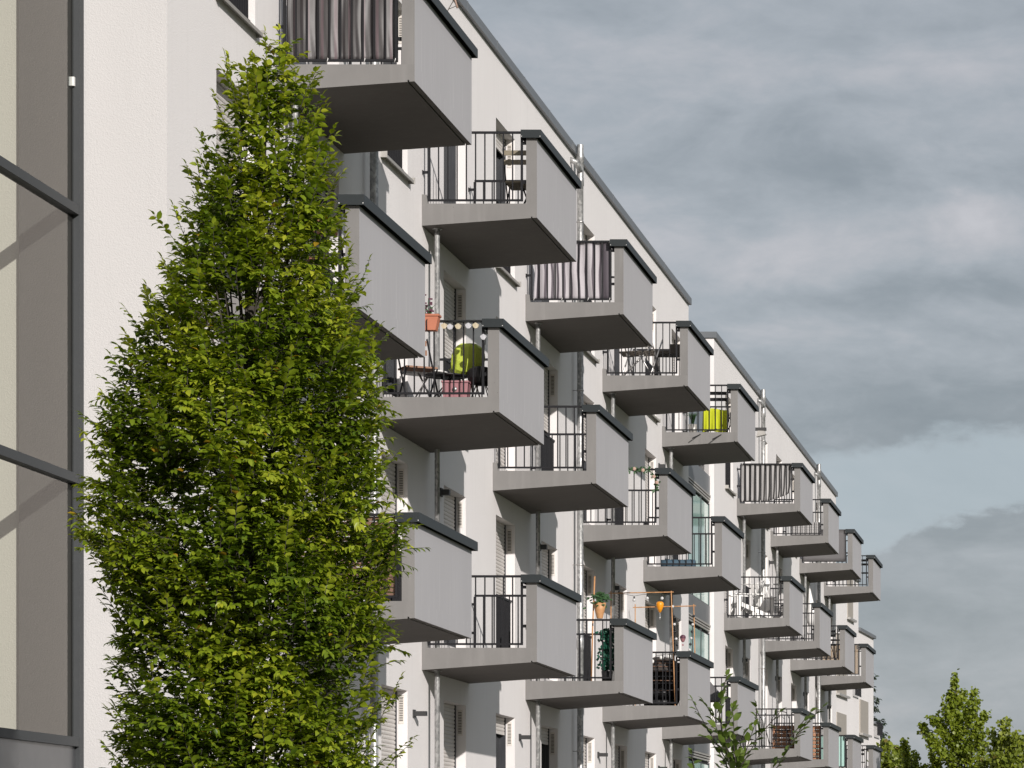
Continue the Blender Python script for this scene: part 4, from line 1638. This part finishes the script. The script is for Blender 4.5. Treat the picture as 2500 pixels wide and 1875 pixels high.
class Twigs:
    """gathers leafy shoots: thin stems and the leaves set along both sides of them"""
    def __init__(self, seed):
        self.rs = np.random.RandomState(seed)
        self.P, self.A, self.N, self.L, self.T = [], [], [], [], []
        self.stems = MB()

    def shoot(self, p0, d, length, droop, leaf, gap, tint, up=0.0, fwd=0.65, stem=0.003, leaf_droop=0.30):
        rs = self.rs
        p = np.array(p0, float)
        d = np.array(d, float)
        d /= np.linalg.norm(d)
        d0 = d.copy()
        pts = [tuple(p)]
        n = max(3, int(length / gap))
        side = np.cross(d, (0, 0, 1.0))
        if np.linalg.norm(side) < 0.15:
            side = np.array([rs.normal(), rs.normal(), 0.0])
        side /= np.linalg.norm(side)
        ang = rs.uniform(-0.9, 0.9)
        sgn = rs.choice((-1, 1))
        for i in range(n):
            d = d + np.array([0, 0, (up - droop) * gap * 4.0]) + rs.normal(0, 0.035, 3)
            d /= np.linalg.norm(d)
            p = p + d * gap
            sd = side - d * side.dot(d)
            sd /= np.linalg.norm(sd) + 1e-9
            nn = np.cross(sd, d)
            if nn[2] < 0:
                nn = -nn
            s2 = sd * math.cos(ang * 0.4) + nn * math.sin(ang * 0.4)
            sgn = -sgn
            ax = s2 * sgn * (1 - fwd * 0.6) + d * fwd + np.array([0, 0, -leaf_droop]) + rs.normal(0, 0.20, 3)
            nr = nn * 0.7 + np.array([0, 0, 0.5]) + np.array([d0[0], d0[1], 0]) * 0.55 + rs.normal(0, 0.30, 3)
            t = i / n
            self.P.append(p.copy())
            self.A.append(ax)
            self.N.append(nr)
            self.L.append(leaf * rs.uniform(0.72, 1.18) * (1.0 - 0.35 * max(0, t - 0.75) / 0.25))
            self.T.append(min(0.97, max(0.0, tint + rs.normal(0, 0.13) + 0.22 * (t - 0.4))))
            if i % 3 == 2 or i == n - 1:
                pts.append(tuple(p))
        self.P.append(p.copy()); self.A.append(d + np.array([0, 0, -0.1])); self.N.append(np.array([0.1, 0, 1.0])); self.L.append(leaf * 0.8); self.T.append(min(0.97, tint + 0.2))
        k = len(pts)
        self.stems.tube(pts, [stem * (1 - 0.6 * i / k) for i in range(k)], 4, 0, False)
        return p

    def build(self, parent, lmat, bmat, width=1.0, odd=0.006):
        T = np.array(self.T)
        pick = self.rs.rand(len(T)) < odd
        T[pick] = 1.0
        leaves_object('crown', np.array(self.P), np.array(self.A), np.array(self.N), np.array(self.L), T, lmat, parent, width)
        self.stems.build('twigs', bmat, parent)


def hornbeam():
    Y0 = 25.0
    cx_, sc = 610.0, Y0 / F
    base = px_to_world(cx_, 0, Y0)
    e = empty('hornbeam_tree', (base.x, Y0, 0), 'tall bushy hornbeam with dense bright green leaves in front of the left facade', 'tree')
    # outline of the crown: height in the photo, left edge, right edge
    prof = [(75, 678, 700), (125, 650, 722), (170, 610, 732), (300, 560, 758), (400, 545, 778), (480, 500, 795), (600, 460, 815), (700, 418, 845), (800, 360, 880), (900, 325, 915), (1000, 290, 925),
            (1100, 272, 935), (1200, 252, 950), (1300, 258, 960), (1400, 275, 950), (1500, 290, 920), (1600, 295, 915), (1700, 300, 905), (1800, 290, 900), (1880, 290, 905), (2000, 300, 900), (2120, 360, 840), (2200, 450, 760)]
    py = np.array([p[0] for p in prof], float)
    lf = np.array([p[1] for p in prof], float)
    rt = np.array([p[2] for p in prof], float)
    zz = CZ + (YV - py) * sc
    tw = Twigs(11)
    rs = tw.rs
    # trunk leaning slightly with the leader
    tpts, trad = [], []
    zs_t = np.linspace(0, 6.9, 14)

    def centre(z):
        y = YV - (z - CZ) / sc
        return (np.interp(y, py, lf) + np.interp(y, py, rt)) / 2, (np.interp(y, py, rt) - np.interp(y, py, lf)) / 2

    def axis(z):
        c, _ = centre(z)
        return np.array([(c - cx_) * sc * 0.55 + 0.03 * math.sin(z * 2.1), 0.03 * math.sin(z * 1.3 + 1), z])
    for z in zs_t:
        tpts.append(tuple(axis(z)))
        trad.append(0.085 * (1 - z / 7.4) + 0.006)
    t = MB()
    t.tube(tpts, trad, 10)
    t.build('trunk', M['bark'], e)
    lm = MB()
    ends = []
    for i in range(120):
        z0 = rs.uniform(0.55, 5.9)
        a = rs.uniform(0, 2 * PI)
        z1 = z0 + rs.uniform(0.5, 1.35)
        if z1 > 7.0:
            z1 = 7.0
        c, r = centre(z1)
        cxw = (c - cx_) * sc
        r = r * sc * rs.uniform(0.45, 0.86)
        p0 = axis(z0)
        p1 = np.array([cxw + r * math.cos(a), r * math.sin(a) * 0.95, z1])
        mid = p0 * 0.45 + p1 * 0.55 + np.array([0, 0, -0.08]) + rs.normal(0, 0.03, 3)
        q = p0 * 0.75 + p1 * 0.25 + np.array([0, 0, -0.09])
        lm.tube([tuple(p0), tuple(q), tuple(mid), tuple(p1)], [0.017, 0.013, 0.009, 0.004], 5, 0, False)
        ends.append((p0, mid, p1))
    lm.build('limb', M['bark'], e)
    # leafy shoots through the crown, thicker towards its outside
    zmin, zmax = 1.05, 7.30
    n = 0
    tgt = 5600
    while n < tgt:
        z = rs.uniform(zmin, zmax)
        c, r = centre(z)
        r *= sc
        if rs.rand() > (r / 1.05) ** 1.5 + 0.03:
            continue
        a = rs.uniform(0, 2 * PI)
        if rs.rand() < 0.45 and math.sin(a) > 0.25:
            a = -a
        q = rs.rand()
        rho = r * (0.36 + 0.64 * q ** 0.38) * (1 + 0.10 * math.sin(5 * a + 2.1 * z) + 0.09 * math.sin(3.3 * z * 2 + a * 2))
        # leave a few loose, see-through places in the lower middle of the crown
        ln = rs.uniform(0.16, 0.36) * (0.7 + 0.3 * min(1, r / 0.7))
        out = np.array([math.cos(a), math.sin(a) * 0.95, 0])
        x, y = (c - cx_) * sc + rho * out[0], rho * out[1]
        hole = 0.5 + 0.5 * math.sin(2.3 * x + 1.9 * z + 0.6) * math.sin(3.1 * z - 2.2 * x + 0.4)
        if hole > 0.86 and rs.rand() < 0.75:
            continue
        d = out * rs.uniform(0.45, 1.0) + np.array([0, 0, rs.uniform(0.25, 1.0)]) + rs.normal(0, 0.22, 3)
        d /= np.linalg.norm(d)
        st = np.array([x, y, z]) - d * ln * rs.uniform(0.55, 0.95)
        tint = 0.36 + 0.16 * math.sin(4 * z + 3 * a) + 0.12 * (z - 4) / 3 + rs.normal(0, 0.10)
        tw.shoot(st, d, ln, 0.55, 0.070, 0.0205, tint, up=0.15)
        n += 1
    # longer shoots that break the outline
    for i in range(260):
        z = rs.uniform(1.2, 7.0)
        c, r = centre(z)
        r *= sc
        a = rs.choice((0.0, PI)) + rs.normal(0, 0.75)
        out = np.array([math.cos(a), math.sin(a), 0])
        d = out * rs.uniform(0.3, 0.7) + np.array([0, 0, 1.0]) + rs.normal(0, 0.12, 3)
        ln = rs.uniform(0.22, 0.46)
        st = np.array([(c - cx_) * sc + out[0] * r * 0.88, out[1] * r * 0.88, z - ln * 0.35])
        tw.shoot(st, d, ln, 0.35, 0.076, 0.021, 0.5 + rs.normal(0, 0.1), up=0.35)
    # leaders at the top and side shoots the photo shows
    def sh(px, pyy, qx, qy, dy=0.0, leaf=0.07, tint=0.62):
        a_ = px_to_world(px, pyy, Y0 + dy) - Vector((base.x, Y0, 0))
        b_ = px_to_world(qx, qy, Y0 + dy) - Vector((base.x, Y0, 0))
        v = b_ - a_
        tw.shoot(a_, v, v.length, 0.12, leaf, 0.022, tint, up=0.1)
    for s in ((660, 330, 640, 75), (690, 330, 706, 62), (630, 300, 596, 130), (590, 330, 538, 130), (600, 420, 530, 215), (720, 330, 752, 165), (700, 420, 770, 230), (640, 420, 620, 160), (670, 420, 690, 140),
              (560, 520, 470, 480), (520, 560, 452, 500), (860, 880, 935, 795), (840, 860, 905, 830), (930, 1180, 1000, 1240), (950, 1300, 1008, 1335), (920, 1400, 1000, 1330), (330, 1640, 283, 1555), (330, 1700, 272, 1600),
              (300, 1200, 203, 1160), (300, 1100, 240, 1020), (870, 1880, 990, 1655), (880, 1900, 1010, 1790), (860, 1840, 955, 1700), (900, 1930, 985, 1800), (330, 1560, 250, 1470), (310, 1850, 262, 1790), (340, 1900, 258, 1835)):
        sh(*s, dy=rs.uniform(-0.25, 0.25))
    tw.build(e, M['leaf'], M['bark'])


hornbeam()

# young tree reaching up into the lower right part of the picture
M['leaf2'] = leaf_mat('young_tree_leaf', (0.045, 0.075, 0.012), (0.085, 0.130, 0.020), (0.14, 0.185, 0.030), (0.10, 0.11, 0.02), 0.99, 0.22)


def young_tree():
    Y0 = 19.5
    b = px_to_world(1880, 0, Y0)
    e = empty('young_tree', (b.x, Y0, 0), 'slender young tree with large dark green leaves, its tip before the lowest balconies', 'tree')
    tw = Twigs(5)
    off = Vector((b.x, Y0, 0))
    t = MB()
    pts = [px_to_world(1905, 2760, Y0) - off, px_to_world(1890, 2300, Y0) - off, px_to_world(1855, 2050, Y0) - off, px_to_world(1800, 1900, Y0) - off, px_to_world(1765, 1800, Y0) - off, px_to_world(1755, 1730, Y0) - off]
    pts[0].z = 0
    t.tube(pts, [0.022, 0.018, 0.013, 0.008, 0.005, 0.003], 8)
    t.build('trunk', M['bark'], e)

    def sh(px, py, qx, qy, dy, leaf=0.060, gap=0.030):
        a = px_to_world(px, py, Y0 + dy * 0.3) - off
        c = px_to_world(qx, qy, Y0 + dy) - off
        tw.shoot(a, c - a, (c - a).length, 0.0, leaf, gap, 0.42, fwd=0.75, stem=0.0032, leaf_droop=0.12)
    for s in ((1790, 1890, 1745, 1745, 0.0), (1770, 1850, 1688, 1702, 0.10), (1755, 1760, 1765, 1700, -0.05), (1750, 1760, 1718, 1715, 0.0), (1765, 1800, 1795, 1720, -0.1), (1752, 1740, 1772, 1640, 0.05),
              (1770, 1830, 1720, 1790, -0.08), (1790, 1880, 1800, 1730, 0.12), (1800, 1890, 1855, 1790, 0.05), (1850, 1800, 1905, 1728, -0.05), (1800, 1900, 1845, 1770, -0.1), (1855, 1795, 1840, 1720, 0.0),
              (1880, 1900, 1960, 1770, 0.1), (1900, 1870, 1985, 1700, 0.12), (1930, 1800, 1990, 1735, 0.1), (1700, 1900, 1685, 1835, 0.1), (1820, 2000, 1745, 1870, 0.15), (1850, 2050, 1900, 1850, 0.2), (1780, 1850, 1830, 1770, 0.1), (1775, 1880, 1770, 1760, 0.12), (1785, 1890, 1760, 1790, -0.12), (1800, 1900, 1785, 1800, -0.05), (1810, 1930, 1820, 1830, 0.1), (1790, 1900, 1735, 1800, 0.0)):
        sh(*s)
    tw.build(e, M['leaf2'], M['bark'], 1.12, 0.0)


young_tree()

# trees beyond the far end of the block
M['leaf3'] = leaf_mat('ginkgo_leaf', (0.095, 0.135, 0.012), (0.165, 0.210, 0.018), (0.260, 0.290, 0.028), (0.19, 0.19, 0.03), 0.985, 0.30)
M['leaf4'] = leaf_mat('olive_leaf', (0.09, 0.125, 0.016), (0.155, 0.19, 0.022), (0.235, 0.26, 0.03), (0.16, 0.13, 0.03), 0.985, 0.25)
M['needle'] = leaf_mat('spruce_needle', (0.010, 0.020, 0.011), (0.018, 0.032, 0.016), (0.030, 0.045, 0.02), (0.04, 0.045, 0.02), 0.99, 0.1)


def clumpy_tree(name, label, Y0, px, top, limbs, lmat, seed, leaf=0.16, spread=0.16, dens=26, group=None):
    """a tree whose limbs, given by their ends in the photo, carry sleeves of leaf clumps"""
    b = px_to_world(px, 0, Y0)
    e = empty(name, (b.x, Y0, 0), label, 'tree', group)
    off = Vector((b.x, Y0, 0))
    rs = np.random.RandomState(seed)
    t = MB()
    zt = px_to_world(px, top, Y0).z
    tp = [Vector((0, 0, 0)), Vector((0.05, 0, zt * 0.4)), Vector((-0.03, 0, zt * 0.75)), Vector((0, 0, zt))]
    t.tube(tp, [0.16, 0.11, 0.06, 0.012], 8)
    P, A, N, L, T = [], [], [], [], []
    lm = MB()
    for (x0, y0, x1, y1, dy, w) in limbs:
        p0 = px_to_world(x0, y0, Y0) - off
        p1 = px_to_world(x1, y1, Y0 + dy) - off
        mid = (p0 + p1) / 2 + Vector((0, 0, -0.06 * (p1 - p0).length))
        lm.tube([p0, mid, p1], [0.035, 0.02, 0.006], 5, 0, False)
        ln = (p1 - p0).length
        k = max(8, int(ln * dens))
        for i in range(k):
            s = rs.rand() ** 0.8
            c = p0 * (1 - s) ** 2 + mid * 2 * s * (1 - s) + p1 * s * s
            wr = w * spread * (1.15 - 0.75 * s) * (0.7 + 0.5 * math.sin(s * 17 + seed))
            cl = np.array(c) + rs.normal(0, 1, 3) * wr
            for j in range(7):
                P.append(cl + rs.normal(0, leaf * 0.55, 3))
                A.append(rs.normal(0, 1, 3) + np.array([0, 0, -0.2]))
                N.append(rs.normal(0, 0.6, 3) + np.array([0.2, -0.4, 0.8]))
                L.append(leaf * rs.uniform(0.7, 1.2))
                T.append(min(0.96, max(0, 0.45 + 0.25 * (rs.rand() - 0.5) + 0.18 * math.sin(i * 1.7))))
    t.build('trunk', M['bark'], e)
    lm.build('limb', M['bark'], e)
    T = np.array(T)
    T[rs.rand(len(T)) < 0.015] = 1.0
    leaves_object('crown', np.array(P), np.array(A), np.array(N), np.array(L), T, lmat, e, 1.7)


# ginkgo: leader and ragged side limbs
gl = [(2335, 1830, 2330, 1648, 0, 0.7), (2335, 1900, 2333, 1700, 0, 1.5), (2335, 1800, 2380, 1685, 0.8, 0.9), (2335, 1830, 2388, 1712, -0.5, 0.8), (2335, 1800, 2300, 1710, -0.6, 0.9), (2335, 1850, 2285, 1745, 0.6, 1.0),
      (2335, 1880, 2250, 1770, 0.5, 0.8), (2330, 1870, 2262, 1790, -0.9, 0.9), (2335, 1890, 2390, 1760, 0.9, 0.9), (2335, 1900, 2400, 1785, -0.8, 0.9), (2340, 1930, 2405, 1815, 0.2, 0.9), (2330, 1950, 2270, 1830, 0.4, 0.9),
      (2335, 2000, 2270, 1870, 0.9, 0.9), (2335, 2000, 2400, 1860, -0.9, 0.9), (2335, 2050, 2335, 1850, 1.2, 1.1), (2335, 2100, 2260, 1960, 1.2, 1.1), (2335, 2100, 2410, 1950, 1.2, 1.1), (2335, 1850, 2408, 1740, 0.4, 0.7), (2335, 1820, 2268, 1748, -0.4, 0.7), (2335, 1760, 2352, 1690, 0.2, 0.8), (2335, 1780, 2318, 1690, 0.2, 0.8)]
clumpy_tree('ginkgo_tree', 'tall bright green pointed ginkgo standing alone right of the block', 110, 2335, 1650, gl, M['leaf3'], 3, 0.10, 0.125, 46)
sl = [(2225, 1950, 2208, 1805, 0, 0.9), (2225, 1960, 2235, 1840, 0.4, 0.9), (2225, 1980, 2255, 1870, -0.4, 0.9), (2225, 1990, 2195, 1880, 0.5, 1.0)]
clumpy_tree('ginkgo_tree', 'small pale green ginkgo tip left of the tall pointed one', 112, 2225, 1850, sl, M['leaf3'], 8, 0.105, 0.15, 40)
rl = [(2460, 1900, 2452, 1757, 0, 0.7), (2460, 1900, 2425, 1790, 0.5, 0.7), (2465, 1900, 2480, 1790, -0.4, 0.7), (2460, 1950, 2415, 1830, 0.5, 0.9), (2465, 1950, 2500, 1800, 0.5, 0.8), (2470, 1960, 2520, 1830, 0.5, 0.9), (2460, 1980, 2440, 1850, -0.5, 1.0),
      (2470, 1980, 2480, 1860, -0.5, 1.1), (2460, 2050, 2420, 1900, 0.2, 1.3), (2470, 2050, 2510, 1900, 0.2, 1.3), (2420, 1960, 2400, 1850, 0.2, 0.9)]
clumpy_tree('broadleaf_tree', 'loose green tree cut off by the right edge of the photo', 100, 2465, 1790, rl, M['leaf4'], 21, 0.12, 0.14, 36)
bl = [(2180, 1960, 2165, 1812, 0, 1.2), (2180, 1960, 2195, 1830, 0.5, 1.2), (2185, 1980, 2215, 1850, 0.5, 1.2), (2170, 1980, 2140, 1830, 0.5, 1.3), (2180, 2000, 2180, 1850, -0.5, 1.5), (2200, 2000, 2225, 1880, -0.5, 1.2), (2175, 2000, 2155, 1860, -0.5, 1.4)]
clumpy_tree('broadleaf_tree', 'olive green round tree at the foot of the dark spruce', 128, 2180, 1850, bl, M['leaf4'], 31, 0.16, 0.22, 40)


def spruce():
    Y0 = 165
    px = 2118
    b = px_to_world(px, 0, Y0)
    e = empty('spruce_tree', (b.x, Y0, 0), 'dark spruce with drooping tiers half hidden behind the distant house', 'tree')
    zt = px_to_world(px, 1630, Y0).z
    t = MB()
    t.tube([(0, 0, 0), (0, 0, zt)], [0.22, 0.02], 8)
    t.build('trunk', M['bark'], e)
    rs = np.random.RandomState(4)
    P, A, N, L, T = [], [], [], [], []
    lm = MB()
    z = zt - 0.3
    while z > 1.5:
        r = min(2.6, 0.12 + (zt - z) * 0.30) * rs.uniform(0.75, 1.1)
        nb = 7
        for k in range(nb):
            a = 2 * PI * k / nb + rs.uniform(-0.3, 0.3)
            rr = r * rs.uniform(0.75, 1.1)
            tip = np.array([math.cos(a) * rr, math.sin(a) * rr, z - rr * 0.28])
            lm.tube([(0, 0, z), tuple(tip * [0.6, 0.6, 1] + [0, 0, rr * 0.08]), tuple(tip)], [0.03, 0.02, 0.006], 4, 0, False)
            for i in range(int(40 * rr) + 12):
                s = rs.rand() ** 0.6
                p = np.array([tip[0] * s, tip[1] * s, z + (tip[2] - z) * s ** 1.5]) + rs.normal(0, 0.05, 3) + np.array([0, 0, -abs(rs.normal(0, 0.10))])
                P.append(p)
                A.append(np.array([math.cos(a), math.sin(a), -0.9]) + rs.normal(0, 0.5, 3))
                N.append(rs.normal(0, 0.5, 3) + np.array([0, -0.3, 0.8]))
                L.append(0.20 * rs.uniform(0.7, 1.2))
                T.append(rs.uniform(0.2, 0.9))
        z -= rs.uniform(0.38, 0.55)
    lm.build('limb', M['bark'], e)
    leaves_object('crown', np.array(P), np.array(A), np.array(N), np.array(L), np.array(T), M['needle'], e, 0.7)


spruce()
